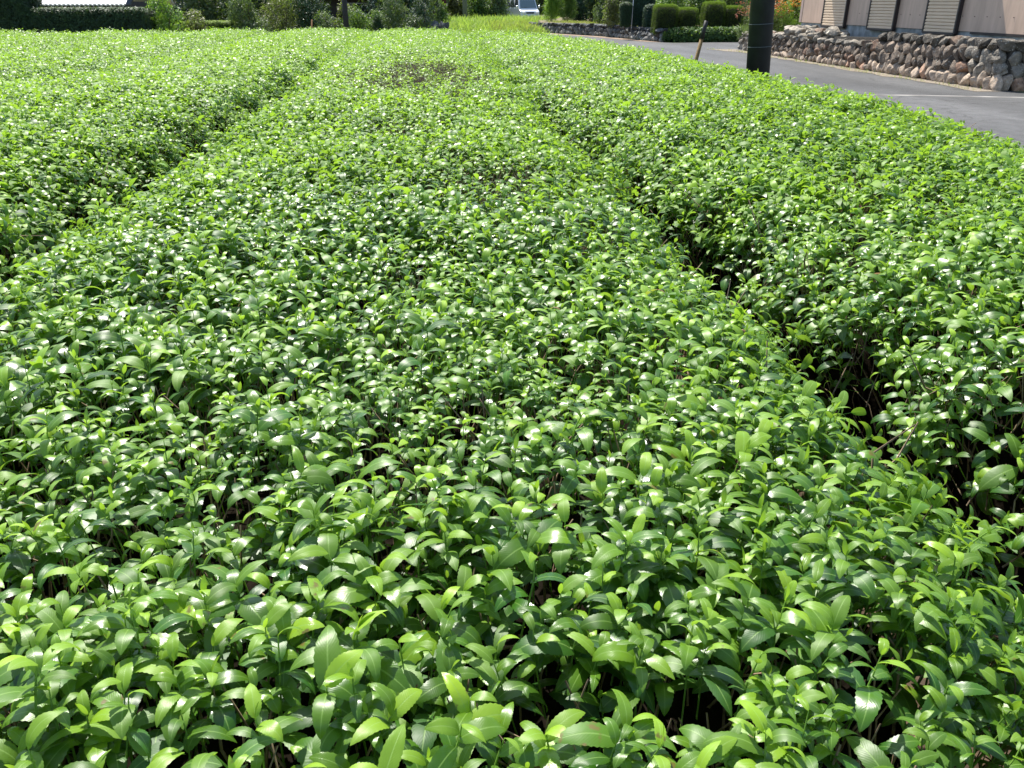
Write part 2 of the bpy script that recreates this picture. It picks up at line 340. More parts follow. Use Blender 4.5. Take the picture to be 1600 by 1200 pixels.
def vis(x, y, m=1.6):
    """inside the photographed wedge with a margin on each side"""
    d = y * math.cos(rad(5.1)) + x * math.sin(rad(5.1)); lat = x * math.cos(rad(5.1)) - y * math.sin(rad(5.1))
    return (np.abs(lat) < (np.maximum(d, .3) + .35) * .70 + m) & (y > -.9)
def tea_row(l_, r_, label):
    h = (l_, r_)
    c0 = (l_ + r_) / 2
    root = thing('tea_hedge', label, 'tea hedge', (c0, 12, 0), 'parallel rows of clipped tea hedge')
    W = r_ - l_; Y0, Y1 = -.8, 25.4; parts_near, parts_far = [], []
    # --- top shoots
    Nn = int(W * (Y1 - Y0) * 860)
    u = rng.uniform(-1, 1, Nn); y = rng.uniform(Y0, Y1, Nn)
    x, z, hw = surf(h, u, y)
    d = np.sqrt(x ** 2 + y ** 2)
    keep = vis(x, y, np.where(d < 3, 1.3, 1.8)) & (y < yend(x)) & (rng.uniform(size=Nn) < hw * 2 / W)
    keep &= rng.uniform(size=Nn) > bare(x, y) * .93
    clump = noise2(x, y, 2.6)
    keep &= rng.uniform(size=Nn) < np.clip(.97 + .25 * clump, .62, 1)
    keep &= rng.uniform(size=Nn) < np.interp(d, [0, 2.2, 6, 12, 20], [1, .82, .60, .41, .32])
    x, y, z, u, d, clump = x[keep], y[keep], z[keep], u[keep], d[keep], clump[keep]
    N = len(x); b = bare(x, y)
    sc = (1.0 + .16 * noise2(x, y, .8) + rng.normal(0, .10, N)) * (1 - .38 * b) * np.interp(d, [0, 1.2, 3, 8, 20], [1.0, 1.0, 1.15, 1.34, 1.6])
    tall = rng.uniform(size=N) < .018
    sc = np.where(tall, sc * 1.25, sc); sc = np.clip(sc, .5, np.interp(d, [0, 2, 6, 10], [1.12, 1.25, 1.7, 1.9]))
    dz = -.058 - np.interp(d, [2, 8, 20], [0, .008, .022]) + np.minimum(rng.normal(0, 1, N) * np.interp(d, [0, 4, 18], [.016, .018, .030]), .035) + np.where(tall, .03, 0) + .012 * clump
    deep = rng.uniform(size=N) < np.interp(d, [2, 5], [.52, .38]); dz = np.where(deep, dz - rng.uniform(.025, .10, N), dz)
    au = np.abs(u); tx = np.sign(u) * (.12 * au + .55 * au ** 9)
    nrm = np.column_stack([tx + rng.normal(0, .17, N), rng.normal(0, .17, N), np.ones(N)])
    pos = np.column_stack([x, y, z + dz])
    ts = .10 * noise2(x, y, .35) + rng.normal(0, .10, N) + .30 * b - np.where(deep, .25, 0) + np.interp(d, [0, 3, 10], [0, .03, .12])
    # --- side shoots, older and darker leaves down both flanks
    for sd in (-1, 1):
        Ns = int((Y1 - Y0) * (130 if (sd > 0 and r_ > 3) else 34)); ys = rng.uniform(Y0, Y1, Ns); zz = .25 + .45 * rng.uniform(size=Ns) ** .55
        L, R = edges(h, ys); xs = np.where(sd < 0, L, R) - sd * (.07 + .05 * rng.uniform(size=Ns) + .10 * np.clip(.4 - zz, 0, 1))
        k = vis(xs, ys, 1.5) & (ys < yend(xs) - .05); ys, zz, xs = ys[k], zz[k], xs[k]; m_ = len(ys)
        pos = np.vstack([pos, np.column_stack([xs, ys, zz])])
        nrm = np.vstack([nrm, np.column_stack([np.full(m_, sd * 1.) + rng.normal(0, .3, m_), rng.normal(0, .4, m_), rng.uniform(.1, 1.1, m_)])])
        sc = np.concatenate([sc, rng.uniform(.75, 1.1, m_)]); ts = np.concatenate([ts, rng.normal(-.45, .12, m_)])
        d = np.concatenate([d, np.hypot(xs, ys)])
    # --- far end face
    xe = rng.uniform(l_, min(r_, 3.3), int(W * 110)); ye = yend(xe) + rng.uniform(-.12, .02, len(xe)); ze = rng.uniform(.15, .72, len(xe))
    pos = np.vstack([pos, np.column_stack([xe, ye, ze])]); nrm = np.vstack([nrm, np.column_stack([rng.normal(0, .3, len(xe)), np.ones(len(xe)), rng.uniform(0, 1, len(xe))])])
    sc = np.concatenate([sc, rng.uniform(.9, 1.2, len(xe))]); ts = np.concatenate([ts, rng.normal(-.1, .1, len(xe))]); d = np.concatenate([d, np.hypot(xe, ye)])
    D3 = np.sqrt(d ** 2 + .5)
    lod = np.digitize(D3, [1.75, 3.6, 7.5, 14])
    # nothing out of the frame needs the finest leaves
    far_out = ~vis(pos[:, 0], pos[:, 1], .15); lod = np.where(far_out, np.minimum(lod + 1, 4), lod)
    rs = rng.uniform(size=len(pos))
    for L in range(5):
        k = lod == L
        if k.any():
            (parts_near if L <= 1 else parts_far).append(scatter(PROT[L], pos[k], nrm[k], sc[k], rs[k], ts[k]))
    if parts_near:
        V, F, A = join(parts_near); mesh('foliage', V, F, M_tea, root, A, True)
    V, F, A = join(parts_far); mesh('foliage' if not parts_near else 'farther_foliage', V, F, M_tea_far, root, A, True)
    # --- shaded inside: near-black branch-mass core added to block light, with loose twigs in front of it
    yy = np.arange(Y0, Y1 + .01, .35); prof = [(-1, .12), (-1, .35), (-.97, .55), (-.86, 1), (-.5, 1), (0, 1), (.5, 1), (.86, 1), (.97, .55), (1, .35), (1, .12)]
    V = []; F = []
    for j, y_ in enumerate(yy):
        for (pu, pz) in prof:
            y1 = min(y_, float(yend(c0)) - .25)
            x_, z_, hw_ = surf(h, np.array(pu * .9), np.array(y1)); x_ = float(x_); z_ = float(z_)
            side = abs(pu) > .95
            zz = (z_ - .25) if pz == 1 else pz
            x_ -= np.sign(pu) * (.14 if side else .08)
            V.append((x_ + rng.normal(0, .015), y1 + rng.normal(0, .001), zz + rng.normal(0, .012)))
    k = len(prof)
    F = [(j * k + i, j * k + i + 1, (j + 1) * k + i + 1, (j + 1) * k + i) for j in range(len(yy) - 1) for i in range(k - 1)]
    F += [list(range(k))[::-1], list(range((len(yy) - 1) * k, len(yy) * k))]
    mesh('inner_shade_core', V, F, M_core, root, smooth=True)
    # twigs
    Nt = int(W * (Y1 - Y0) * 760); u = rng.uniform(-.97, .97, Nt); y = rng.uniform(Y0, Y1, Nt); x, z, hw = surf(h, u, y); d = np.hypot(x, y); b = bare(x, y)
    k = vis(x, y, .8) & (y < yend(x) - .1) & (rng.uniform(size=Nt) < np.clip(np.interp(d, [0, 3, 7, 12], [.8, .5, .2, 0]) + b * 1.4, 0, 1))
    x, y, z, u, b = x[k], y[k], z[k], u[k], b[k]; Nt = len(x)
    top = z - rng.uniform(.03, .09, Nt) + b * .07; bot = top - rng.uniform(.09, .16, Nt)
    P0 = np.column_stack([x + rng.normal(0, .03, Nt), y + rng.normal(0, .03, Nt), bot]); P1 = np.column_stack([x, y, top])
    for sd in (-1, 1):
        Ns = int((Y1 - Y0) * 110); ys = rng.uniform(Y0, Y1, Ns); ds = np.hypot(l_ if sd < 0 else r_, ys)
        L, R = edges(h, ys); xs = np.where(sd < 0, L, R) - sd * (.05 + .06 * rng.uniform(size=Ns)); zs = rng.uniform(.05, .62, Ns)
        k = vis(xs, ys, .8) & (ys < yend(xs) - .1) & (rng.uniform(size=Ns) < np.interp(ds, [0, 5, 12], [1, .8, .2])); xs, ys, zs = xs[k], ys[k], zs[k]; q = len(xs)
        P0 = np.vstack([P0, np.column_stack([xs - sd * .05, ys, zs])]); P1 = np.vstack([P1, np.column_stack([xs + rng.normal(0, .03, q), ys + rng.normal(0, .06, q), zs + rng.uniform(.03, .16, q)])])
    if len(P0):
        dv = P1 - P0; ln = np.linalg.norm(dv, axis=1)
        tw = []
        for q in range(6):
            r_q = np.random.default_rng(q); m3 = 3
            mid = r_q.normal(0, .08, 2); pts = [(0, 0, 0), (mid[0], mid[1], .5), (r_q.normal(0, .05), r_q.normal(0, .05), 1)]; rs_ = [.019, .014, .010]
            Vt = np.array([[p_[0] + q_ * math.cos(2.09 * j), p_[1] + q_ * math.sin(2.09 * j), p_[2]] for p_, q_ in zip(pts, rs_) for j in range(m3)])
            Ft = np.array([(i * m3 + j, i * m3 + (j + 1) % m3, (i + 1) * m3 + (j + 1) % m3, (i + 1) * m3 + j) for i in range(2) for j in range(m3)])
            tw.append((Vt, Ft, np.zeros((len(Vt), 4))))
        V, F, A = scatter(tw, P0, dv, ln); mesh('twigs', V, F, M_twig, root, smooth=True)['kind'] = 'stuff'
    return root
tea_row(-1.44, .95, 'broad foreground tea hedge in the centre, with a brown bare patch far along it')
tea_row(1.24, 3.74, 'tea hedge along the asphalt road, right of the dark gap beside the foreground hedge')
LEFT = ['tea hedge next to the foreground hedge on its left, across the narrow dark gap',
        'second tea hedge left of the foreground hedge',
        'third tea hedge left of the foreground hedge',
        'fourth tea hedge left of the foreground hedge, in front of the dark tall clipped hedge',
        'outermost tea hedge at the left edge of the field, nearest the pale roofed outbuilding']
for i, lb in enumerate(LEFT):
    r_ = -1.74 - 2.42 * i
    tea_row(r_ - 2.36, r_, lb)

# ------------------------------------------------------------------ trees, shrubs, clipped hedges
def sprig(r, n, L, asp=.5, e=(40, -30), spread=.5):
    Vs, Fs, As, k0 = [], [], [], 0
    for k in range(n):
        sz = L * r.uniform(.7, 1.25)
        V, F, A = leaf(sz, sz * asp, 2, 2, rad(e[0] + r.uniform(-30, 30)), rad(e[1] + r.uniform(-30, 30)), .35, 0, False, r.uniform(-.5, .5))
        V = rotz(V, r.uniform(0, 6.28)) + r.normal(0, L * spread, 3)
        Vs.append(V); Fs.append(F + k0); k0 += len(V)
        As.append(np.column_stack([A, np.full(len(V), r.uniform()), np.full(len(V), np.clip(r.normal(.3, .25), 0, 1))]))
    return np.concatenate(Vs), np.concatenate(Fs), np.concatenate(As)
SPR = [sprig(np.random.default_rng(900 + k), 5, 1.) for k in range(10)]
NEED = [sprig(np.random.default_rng(950 + k), 7, 1., .12, (60, 40), .35) for k in range(10)]
BLADE = [sprig(np.random.default_rng(980 + k), 5, 1., .06, (85, 35), .12) for k in range(10)]
def crown_pts(r, lobes, n):
    """points through lumpy lobes, denser towards their outside"""
    vol = np.array([a[3] * a[4] + a[4] * a[5] + a[3] * a[5] for a in lobes]); vol = vol / vol.sum(); P = []; Nn = []
    for lb, f in zip(lobes, vol):
        k = max(8, int(n * f)); dr = r.normal(0, 1, (k, 3)); dr /= np.linalg.norm(dr, axis=1, keepdims=True)
        lump = 1 + .16 * np.sin(dr[:, 0] * 7 + lb[0] * 9) * np.sin(dr[:, 1] * 6 + lb[1] * 5 + 1) + .12 * np.sin(dr[:, 2] * 9 + lb[2] * 7 + dr[:, 0] * 4)
        rr = (1 - np.abs(r.normal(0, .22, k))).clip(.1) * lump
        P.append(dr * rr[:, None] * np.array(lb[3:6]) + np.array(lb[:3])); Nn.append(dr / np.array(lb[3:6]) * min(lb[3:6]) + r.normal(0, .45, (k, 3)))
    return np.concatenate(P), np.concatenate(Nn)
FM = {
 'mid': leafmat('leaves_mid_green', (.040, .085, .020), (.12, .22, .045), tfac=.22, rough=.5, spec=.3, brown=0),
 'dark': leafmat('leaves_dark_green', (.016, .040, .014), (.05, .10, .025), tfac=.10, rough=.55, spec=.3, brown=0),
 'deep': leafmat('leaves_deep_bluegreen', (.014, .040, .022), (.035, .085, .035), tfac=.06, rough=.55, spec=.3, brown=0),
 'grey': leafmat('leaves_grey_green', (.055, .085, .035), (.14, .19, .08), tfac=.2, rough=.55, spec=.3, brown=0),
 'bright': leafmat('leaves_bright_green', (.08, .17, .025), (.20, .36, .05), tfac=.35, rough=.45, brown=0),
 'olive': leafmat('leaves_olive', (.085, .085, .028), (.20, .20, .06), tfac=.25, rough=.5, brown=0),
 'yellow': leafmat('leaves_yellow_green', (.16, .20, .03), (.34, .40, .06), tfac=.35, rough=.5, brown=0),
 'clip': leafmat('leaves_clipped', (.012, .030, .008), (.19, .28, .03), tfac=.15, rough=.6, spec=.2, brown=0),  # near-black for shaded sides, yellow-green for lit tops, painted in
}
def limbs(root, x, y, z0, h, rt, r, n=5, mat=None, spread=.5):
    mb = MB(); lean = r.normal(0, .06, 2)
    top = np.array([x + lean[0] * h, y + lean[1] * h, z0 + h * .8])
    mb.tube([(x, y, z0 - .05), (x + lean[0] * h * .3, y + lean[1] * h * .3, z0 + h * .35), top], [rt, rt * .75, rt * .25], 7)
    for k in range(n):
        t = r.uniform(.25, .7); a = r.uniform(0, 6.28); b0 = np.array([x, y, z0]) * (1 - t) + top * t
        e = b0 + np.array([math.cos(a) * spread, math.sin(a) * spread, h * .3])
        mb.tube([b0, (b0 + e) / 2 + (0, 0, .03), e], [rt * .45, rt * .3, rt * .12], 5)
    return mb.build('trunk', mat or M_bark, root, True)
def shrub(name, label, cat, x, y, wx, h, mat='mid', n=900, L=.10, z0=0, wy=None, group=None, kinds=None, seed=0, stem=.03, ts=0, lift=.0):
    r = np.random.default_rng(int(abs(x * 131 + y * 17 + h * 7)) + seed); wy = wy or wx
    if 27 < y < 34: n = int(n * 1.5); wx *= 1.15; wy *= 1.15
    root = thing(name, label, cat, (x, y, z0), group)
    lobes = []
    nl = 7
    for k in range(nl):
        t = k / (nl - 1); a = r.uniform(0, 6.28); rr = (1 - .55 * t)
        lobes.append((x + math.cos(a) * wx * .38 * rr, y + math.sin(a) * wy * .38 * rr, z0 + lift + (h - lift) * (.16 + .60 * t), wx * (.62 - .22 * t), wy * (.62 - .22 * t), (h - lift) * r.uniform(.20, .28)))
    P, Nn = crown_pts(r, lobes, n)
    k = P[:, 2] > z0 + .03; P, Nn = P[k], Nn[k]; Nn[:, 2] += .4
    V, F, A = scatter(kinds or SPR, P, Nn, L * r.uniform(.7, 1.3, len(P)), r.uniform(size=len(P)), r.normal(ts, .15, len(P)), r)
    mesh('crown', V, F, FM[mat], root, A, True)
    limbs(root, x, y, z0, h, stem, r, 4, spread=wx * .5)
    return root
def conifer(label, x, y, wx, h, mat='deep', z0=0, n=1500, L=.13, seed=0, group=None):
    r = np.random.default_rng(77 + seed); root = thing('conifer', label, 'conifer', (x, y, z0), group)
    t = r.uniform(0, 1, n) ** .75; a = r.uniform(0, 6.28, n); rr = wx * (1 - t) ** .8 * (1 - np.abs(r.normal(0, .2, n))) * (1 + .12 * np.sin(a * 5 + t * 20)) + .02
    P = np.column_stack([x + rr * np.cos(a), y + rr * np.sin(a), z0 + .06 + t * h]); Nn = np.column_stack([np.cos(a), np.sin(a), np.full(n, .9)]) + r.normal(0, .3, (n, 3))
    V, F, A = scatter(NEED, P, Nn, L * r.uniform(.7, 1.2, n), r.uniform(size=n), r.normal(0, .12, n), r)
    mesh('crown', V, F, FM[mat], root, A, True)
    MB().tube([(x, y, z0 - .05), (x, y, z0 + h * .9)], [.05, .012], 7).build('trunk', M_bark, root, True)
    return root
M_clipcore = simple('inner_core_dark', (.018, .022, .010), .95, .4, 20)
def clipped(name, label, cat, x0, x1, y0, y1, z0, z1, mat='clip', dens=900, L=.035, rnd=.25, group=None, toplight=.5, seed=0, taper=0, kinds=None, zb=.06):
    """a shorn hedge or box shape: fine leaves over rounded faces, opaque core inside to block light"""
    r = np.random.default_rng(31 + seed); root = thing(name, label, cat, ((x0 + x1) / 2, (y0 + y1) / 2, z0), group)
    cx, cy, cz = (x0 + x1) / 2, (y0 + y1) / 2, (z0 + zb + z1) / 2; hx, hy, hz = (x1 - x0) / 2, (y1 - y0) / 2, (z1 - z0 - zb) / 2
    area = 4 * (hx * hy * 2 + 2 * hx * hz + 2 * hy * hz); N = int(area * dens)
    fc = r.choice(5, N, p=np.array([2 * hx * hy, hx * hz, hx * hz, hy * hz, hy * hz]) / (2 * hx * hy + 2 * hx * hz + 2 * hy * hz))
    Q = r.uniform(-1, 1, (N, 3)); Nn = np.zeros((N, 3))
    for f, (ax, sg) in enumerate([(2, 1), (1, -1), (1, 1), (0, -1), (0, 1)]):
        k = fc == f; Q[k, ax] = sg; Nn[k, ax] = sg
    # round the corners by pulling towards a superellipsoid
    p = 2 + 2.2 / max(rnd, .05); nrmq = (np.abs(Q) ** p).sum(1) ** (1 / p); Q = Q / nrmq[:, None]
    Nn = Nn * .5 + np.sign(Q) * np.abs(Q) ** 3 / np.array([hx, hy, hz]) * min(hx, hy, hz)
    bump = 1 + (.035 * np.sin(Q[:, 0] * 5 + seed) * np.sin(Q[:, 1] * 4 + Q[:, 2] * 3) - np.abs(r.normal(0, .03, N)))
    tp = 1 - taper * (1 - Q[:, 2]) / 2
    P = np.column_stack([cx + Q[:, 0] * hx * bump * tp, cy + Q[:, 1] * hy * bump * tp, cz + Q[:, 2] * hz * (1 + (bump - 1) * .6)])
    Nn += r.normal(0, .35, Nn.shape); Nn[:, 2] += .35
    tint = 1.5 * toplight * np.clip(Q[:, 2], 0, 1) ** 5 + r.normal(-.2, .1, N)  # lit tops and darker sides painted into the leaf colour
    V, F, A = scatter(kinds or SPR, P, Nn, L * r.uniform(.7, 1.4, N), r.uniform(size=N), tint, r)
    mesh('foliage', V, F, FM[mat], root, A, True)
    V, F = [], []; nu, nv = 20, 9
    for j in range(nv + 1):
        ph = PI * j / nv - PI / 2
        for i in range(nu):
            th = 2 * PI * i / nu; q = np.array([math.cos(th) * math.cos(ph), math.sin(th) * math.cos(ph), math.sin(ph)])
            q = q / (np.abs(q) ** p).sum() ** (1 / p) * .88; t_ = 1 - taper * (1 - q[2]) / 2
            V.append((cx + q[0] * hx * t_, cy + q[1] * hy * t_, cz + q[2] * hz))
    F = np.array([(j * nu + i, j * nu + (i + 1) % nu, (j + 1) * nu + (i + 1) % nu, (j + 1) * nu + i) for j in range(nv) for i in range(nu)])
    mesh('light_block_core', np.array(V), F, M_clipcore, root, smooth=True)  # solid core added to stop light passing through the leaves
    for k in range(max(1, int(hx * 2 / .8))):
        xx = cx + (k - (max(1, int(hx * 2 / .8)) - 1) / 2) * .8
        MB().tube([(xx, cy, z0 - .03), (xx, cy, cz)], [.03, .02], 6).build('trunk', M_bark, root, True)
    return root
lr = np.random.default_rng(21); n_ = 1500; q = lr.integers(0, 2, n_)
lx = np.where(q == 0, lr.normal(1.0, .16, n_), lr.normal(-1.57, .14, n_)); ly = lr.uniform(-.5, 9, n_)
fl = [leaf(1, .42, 4, 2, rad(10 + 15 * k), rad(-20 - 12 * k), .3, .03, False, .2 * k) for k in range(4)]
fl = [(V, F, np.column_stack([A, np.full(len(V), .2 + .2 * k), np.full(len(V), .3 * k)])) for k, (V, F, A) in enumerate(fl)]
V, F, A = scatter(fl, np.column_stack([lx, ly, lr.uniform(.008, .03, n_)]), np.column_stack([lr.normal(0, .35, n_), lr.normal(0, .35, n_), np.ones(n_)]), lr.uniform(.03, .07, n_), lr.uniform(size=n_), None, lr)
o = mesh('leaf_litter', V, F, leafmat('dead_leaves', (.10, .06, .03), (.26, .17, .08), trans=(.3, .2, .1), tfac=.1, rough=.7, brown=0), None, A, True)
tag(o, 'fallen brown tea leaves lying on the soil in the gaps between the hedges', 'leaf litter', kind='stuff')

# --- left background
clipped('clipped_hedge', 'long tall dark clipped hedge behind the left end of the tea field', 'hedge', -11.9, -8.35, 27, 28.0, 0, 1.27, 'dark', 650, .06, .15, toplight=.15, seed=1)
clipped('clipped_hedge', 'taller dark clipped block of hedge at the far left end of the long hedge', 'hedge', -14.6, -11.65, 26.9, 28.3, 0, 1.95, 'dark', 520, .065, .3, toplight=.1, seed=2)
shrub('shrub', 'bright green leafy shrub at the right end of the long dark hedge', 'shrub', -8.05, 27.6, .62, 2.1, 'bright', 520, .075)
clipped('clipped_hedge', 'low clipped green hedge lying below the dark trees on the left', 'hedge', -8.1, -6.5, 29.6, 30.4, 0, .88, 'clip', 700, .045, .2, toplight=.6, seed=3)
shrub('tree', 'small sparse tree standing in front of the low clipped hedge', 'tree', -7.55, 29.2, .45, 1.35, 'olive', 150, .07, lift=.55)
shrub('tree', 'blue grey leafed tree behind the low clipped hedge', 'tree', -8.3, 33, .9, 3.0, 'grey', 700, .11)
shrub('tree', 'dark green dense tree behind the right part of the low clipped hedge', 'tree', -6.7, 33.5, 1.5, 3.6, 'dark', 1400, .12)
shrub('shrub', 'large olive green shrub left of the blue green one, right of the low hedge', 'shrub', -5.95, 29.6, .85, 1.9, 'grey', 1000, .075)
shrub('shrub', 'big round grey green shrub overlapping the blue green shrub', 'shrub', -4.95, 30.3, .9, 2.1, 'olive', 1000, .07)
shrub('shrub', 'big blue green shrub left of the dark upright pole', 'shrub', -4.1, 30.6, .95, 2.2, 'deep', 1100, .075, ts=.2)
shrub('shrub', 'lower olive shrub behind the short wooden stake', 'shrub', -3.5, 29.6, .6, 1.25, 'grey', 500, .07)
shrub('shrub', 'light green shrub immediately left of the dark upright pole', 'shrub', -2.95, 29.8, .5, 1.05, 'mid', 420, .07)
shrub('shrub', 'light green shrub immediately right of the dark upright pole', 'shrub', -2.4, 29.2, .55, 1.45, 'mid', 560, .07, ts=.15)
shrub('shrub', 'pale green shrub left of the small dark conifer', 'shrub', -1.95, 30.4, .6, 1.3, 'mid', 560, .07, ts=.1)
conifer('small dark cone shaped conifer between two paler shrubs behind the field', -1.78, 29.2, .30, .95, 'deep', n=700, L=.09, seed=1)
shrub('shrub', 'tall olive brown shrub right of the small dark conifer', 'shrub', -1.15, 30.2, .75, 2.0, 'grey', 900, .07)
shrub('shrub', 'round dark bush at the end of the foreground tea hedge', 'shrub', -.62, 29.4, .62, 1.15, 'dark', 800, .065)
shrub('shrub', 'dark blue green bush left of the short rough stone wall', 'shrub', -.35, 31.5, .55, 1.6, 'deep', 700, .075)
shrub('tree', 'tall dark tree behind the round dark bush', 'tree', -.75, 35, 1.0, 3.4, 'deep', 1200, .12)
conifer('slim dark conifer beside the dark red shed', .08, 46, .32, 2.2, 'deep', n=900, L=.13, seed=2)
BACK = [(-12.5, 40, 'tree with broad dark crown above the pale roofed outbuilding', 'dark'), (-9.8, 39, 'tall dark tree left of the purple roofed house', 'deep'),
        (-5.2, 37, 'mid green tree in front of the house with the white gutter', 'mid'), (-2.3, 41, 'tall dark green tree behind the upright pole', 'deep'),
        (-1.2, 44, 'grey green tree behind the olive brown shrub', 'grey')]
for i, (x, y, lb, mt) in enumerate(BACK):
    shrub('tree', lb, 'tree', x, y, 1.7 if i != 2 else 1.1, 4.6 if i != 2 else 2.3, mt, 1700, .16, seed=i, stem=.1, group='trees behind the tea field')

FILL = [(-7.3, 36.0, 1.0, 2.6, 'dark', 'dark shrub filling the gap behind the olive shrub on the left'), (-4.4, 34.2, 1.0, 2.4, 'deep', 'blue green shrub behind the big blue green shrub'),
        (-3.3, 34.8, .7, 1.5, 'olive', 'olive shrub below the white gutter of the dark house'), (-1.6, 34.0, .8, 2.3, 'dark', 'dark shrub behind the small dark conifer'), (.35, 49, .7, 1.6, 'mid', 'green shrub at the foot of the dark red shed')]
for i, (x, y, wx, h, mt, lb) in enumerate(FILL): shrub('shrub', lb, 'shrub', x, y, wx, h, mt, int(1500 * wx), .10, seed=50 + i)
# dark pole, stakes, utility poles
M_dpole = simple('pole_dark_wood', (.022, .022, .024), .7, .3, 12)
t = thing('wooden_pole', 'dark upright wooden pole standing among the shrubs behind the field', 'pole', (-2.72, 28.4, 0))
MB().tube([(-2.72, 28.4, -.05), (-2.72, 28.4, 1.4), (-2.70, 28.4, 5.5)], [.085, .08, .07], 12).build('shaft', M_dpole, t, True)
MB().tube([(-2.72, 28.4, 3.6), (-2.72, 28.4, 3.66)], [.095, .095], 12).build('band', simple('band_steel', (.4, .4, .42), .4, .1, 5, metal=.8), t, True)
o = MB().tube([(-3.62, 26.2, 0), (-3.55, 26.2, .5), (-3.47, 26.15, 1.02)], [.028, .028, .022], 6).build('wooden_stake', simple('stake_orange', (.40, .20, .09), .8, .2, 30), None, True)
tag(o, 'short pale orange wooden stake leaning at the back of the tea field', 'stake')
t = thing('boundary_stake', 'leaning stake with dark upper half and tan lower half at the road edge', 'stake', (3.9, 13, 0))
a0 = np.array([3.84, 13., 0]); a1 = np.array([4.08, 13., 1.24])
mid = a0 + (a1 - a0) * .80
MB().tube([a0, mid], [.03, .03], 8).build('lower_shaft', simple('stake_tan', (.17, .105, .035), .8, .3, 25), t, True)
MB().tube([mid, a1], [.034, .030], 8).build('upper_shaft', simple('stake_dark', (.018, .016, .015), .6, .3, 25), t, True)
M_upole = simple('pole_blackened', (.014, .018, .019), .55, .25, 9, .15)
t = thing('utility_pole', 'thick black utility pole with thin pale bands beside the road', 'utility pole', (4.17, 10.9, 0))
def lp(z): return (4.20 - .055 * z + .0, 10.9, z)
MB().tube([lp(-.1), lp(3), lp(9)], [.148, .148, .12], 28).build('shaft', M_upole, t, True)
M_band = simple('band_grey', (.10, .115, .12), .5, .15, 8)
for z in (.98, 1.245, 2.1):
    MB().tube([lp(z - .003), lp(z + .003)], [.1505, .1505], 28).build('band', M_band, t, True)
t = thing('utility_pole', 'distant slim grey utility pole rising from the grassy bank', 'utility pole', (2.12, 58, 0))
MB().tube([(2.12, 58, 0), (2.12, 58, 9)], [.16, .11], 14).build('shaft', simple('pole_concrete', (.13, .15, .16), .8, .15, 4), t, True)
MB().box(1.5, 2.74, 57.9, 57.98, 8.2, 8.3).build('crossarm', M_band, t)

# --- buildings behind on the left
M_tile = simple('roof_tile_pale', (.78, .78, .77), .5, .08, 3, spec=.6)
M_dark = simple('wall_dark_timber', (.035, .030, .030), .8, .3, 6)
t = thing('outbuilding', 'low outbuilding with a bright pale tiled roof behind the long dark hedge', 'outbuilding', (-13.2, 34, 0))
MB().box(-17, -10.4, 31.6, 36.4, 0, 1.5).build('wall', M_dark, t)
V, F = [], []; nx = 150
for j, (yy_, zz_) in enumerate([(31.2, 1.40), (34.0, 2.9)]):
    for i in range(nx + 1):
        x = -17.3 + (7.1) * i / nx; z = zz_ + .035 * abs(math.sin(i * PI / 3)); V.append((x, yy_, z))
for j, (yy_, zz_) in enumerate([(34.0, 2.9), (36.8, 1.40)]):
    for i in range(nx + 1):
        x = -17.3 + (7.1) * i / nx; V.append((x, yy_, zz_ + .035 * abs(math.sin(i * PI / 3))))
F = [(i, i + 1, nx + 2 + i, nx + 1 + i) for i in range(nx)] + [(2 * nx + 2 + i, 2 * nx + 3 + i, 3 * nx + 4 + i, 3 * nx + 3 + i) for i in range(nx)]
rf = mesh('roof', V, F, M_tile, t); sm = rf.modifiers.new('thickness', 'SOLIDIFY'); sm.thickness = .05
M_ridge = simple('ridge_slate', (.06, .065, .08), .4, .2, 6)
MB().tube([(-10.15, 31.1, 1.38), (-10.15, 34, 2.98)], [.09, .09], 8).build('verge_ridge', M_ridge, t, True)
MB().tube([(-17.3, 34, 2.98), (-10.1, 34, 2.98)], [.10, .10], 8).build('top_ridge', M_ridge, t, True)
MB().box(-12.4, -10.3, 31.52, 31.59, .4, 1.25).build('door', simple('door_brown', (.09, .06, .045), .7, .2, 6), t)
def house(label, x0, x1, y0, y1, eave, ridge, wall, roof, gutter=None, wins=()):
    t = thing('house', label, 'house', ((x0 + x1) / 2, (y0 + y1) / 2, 0))
    MB().box(x0, x1, y0, y1, 0, eave).build('wall', wall, t)
    ym = (y0 + y1) / 2; e = .5
    MB().add([(x0 - e, y0 - e, eave - .1), (x1 + e, y0 - e, eave - .1), (x1 + e, ym, ridge), (x0 - e, ym, ridge), (x1 + e, y1 + e, eave - .1), (x0 - e, y1 + e, eave - .1)], [(0, 1, 2, 3), (3, 2, 4, 5), (0, 3, 5), (1, 4, 2), (0, 5, 4, 1)]).build('roof', roof, t)
    if gutter: MB().tube([(x0 - e, y0 - e - .05, eave - .1), (x1 + e, y0 - e - .05, eave - .1)], [.05, .05], 8).build('gutter', gutter, t, True)
    for (a, b_, c, d_) in wins:
        f = MB().box(a, b_, y0 - .04, y0 - .003, c, d_).build('window', simple('window_frame_grey', (.3, .3, .3), .5, .1, 5), t)
        MB().box(a + .06, b_ - .06, y0 - .048, y0 - .043, c + .06, d_ - .06).build('pane', M_glass, f)
M_glass, n, l, b = newmat('window_glass_dark'); b.inputs['Base Color'].default_value = (.02, .028, .032, 1); b.inputs['Roughness'].default_value = .05; b.inputs['Specular IOR Level'].default_value = .8
M_white = simple('painted_white', (.7, .7, .7), .5, .05, 4)
house('dark walled house with a white gutter behind the big shrubs', -6.2, -2.6, 44, 50, 1.75, 3.6, M_dark, M_ridge, M_white, [(-4.3, -3.0, .5, 1.45)])
house('low house with a dark purple roof and a white gable edge behind the trees', -12, -8.2, 45, 50, 1.9, 3.4, simple('plaster_white', (.6, .58, .55), .8, .1, 4), simple('roof_purple', (.05, .04, .055), .5, .2, 5), M_white)
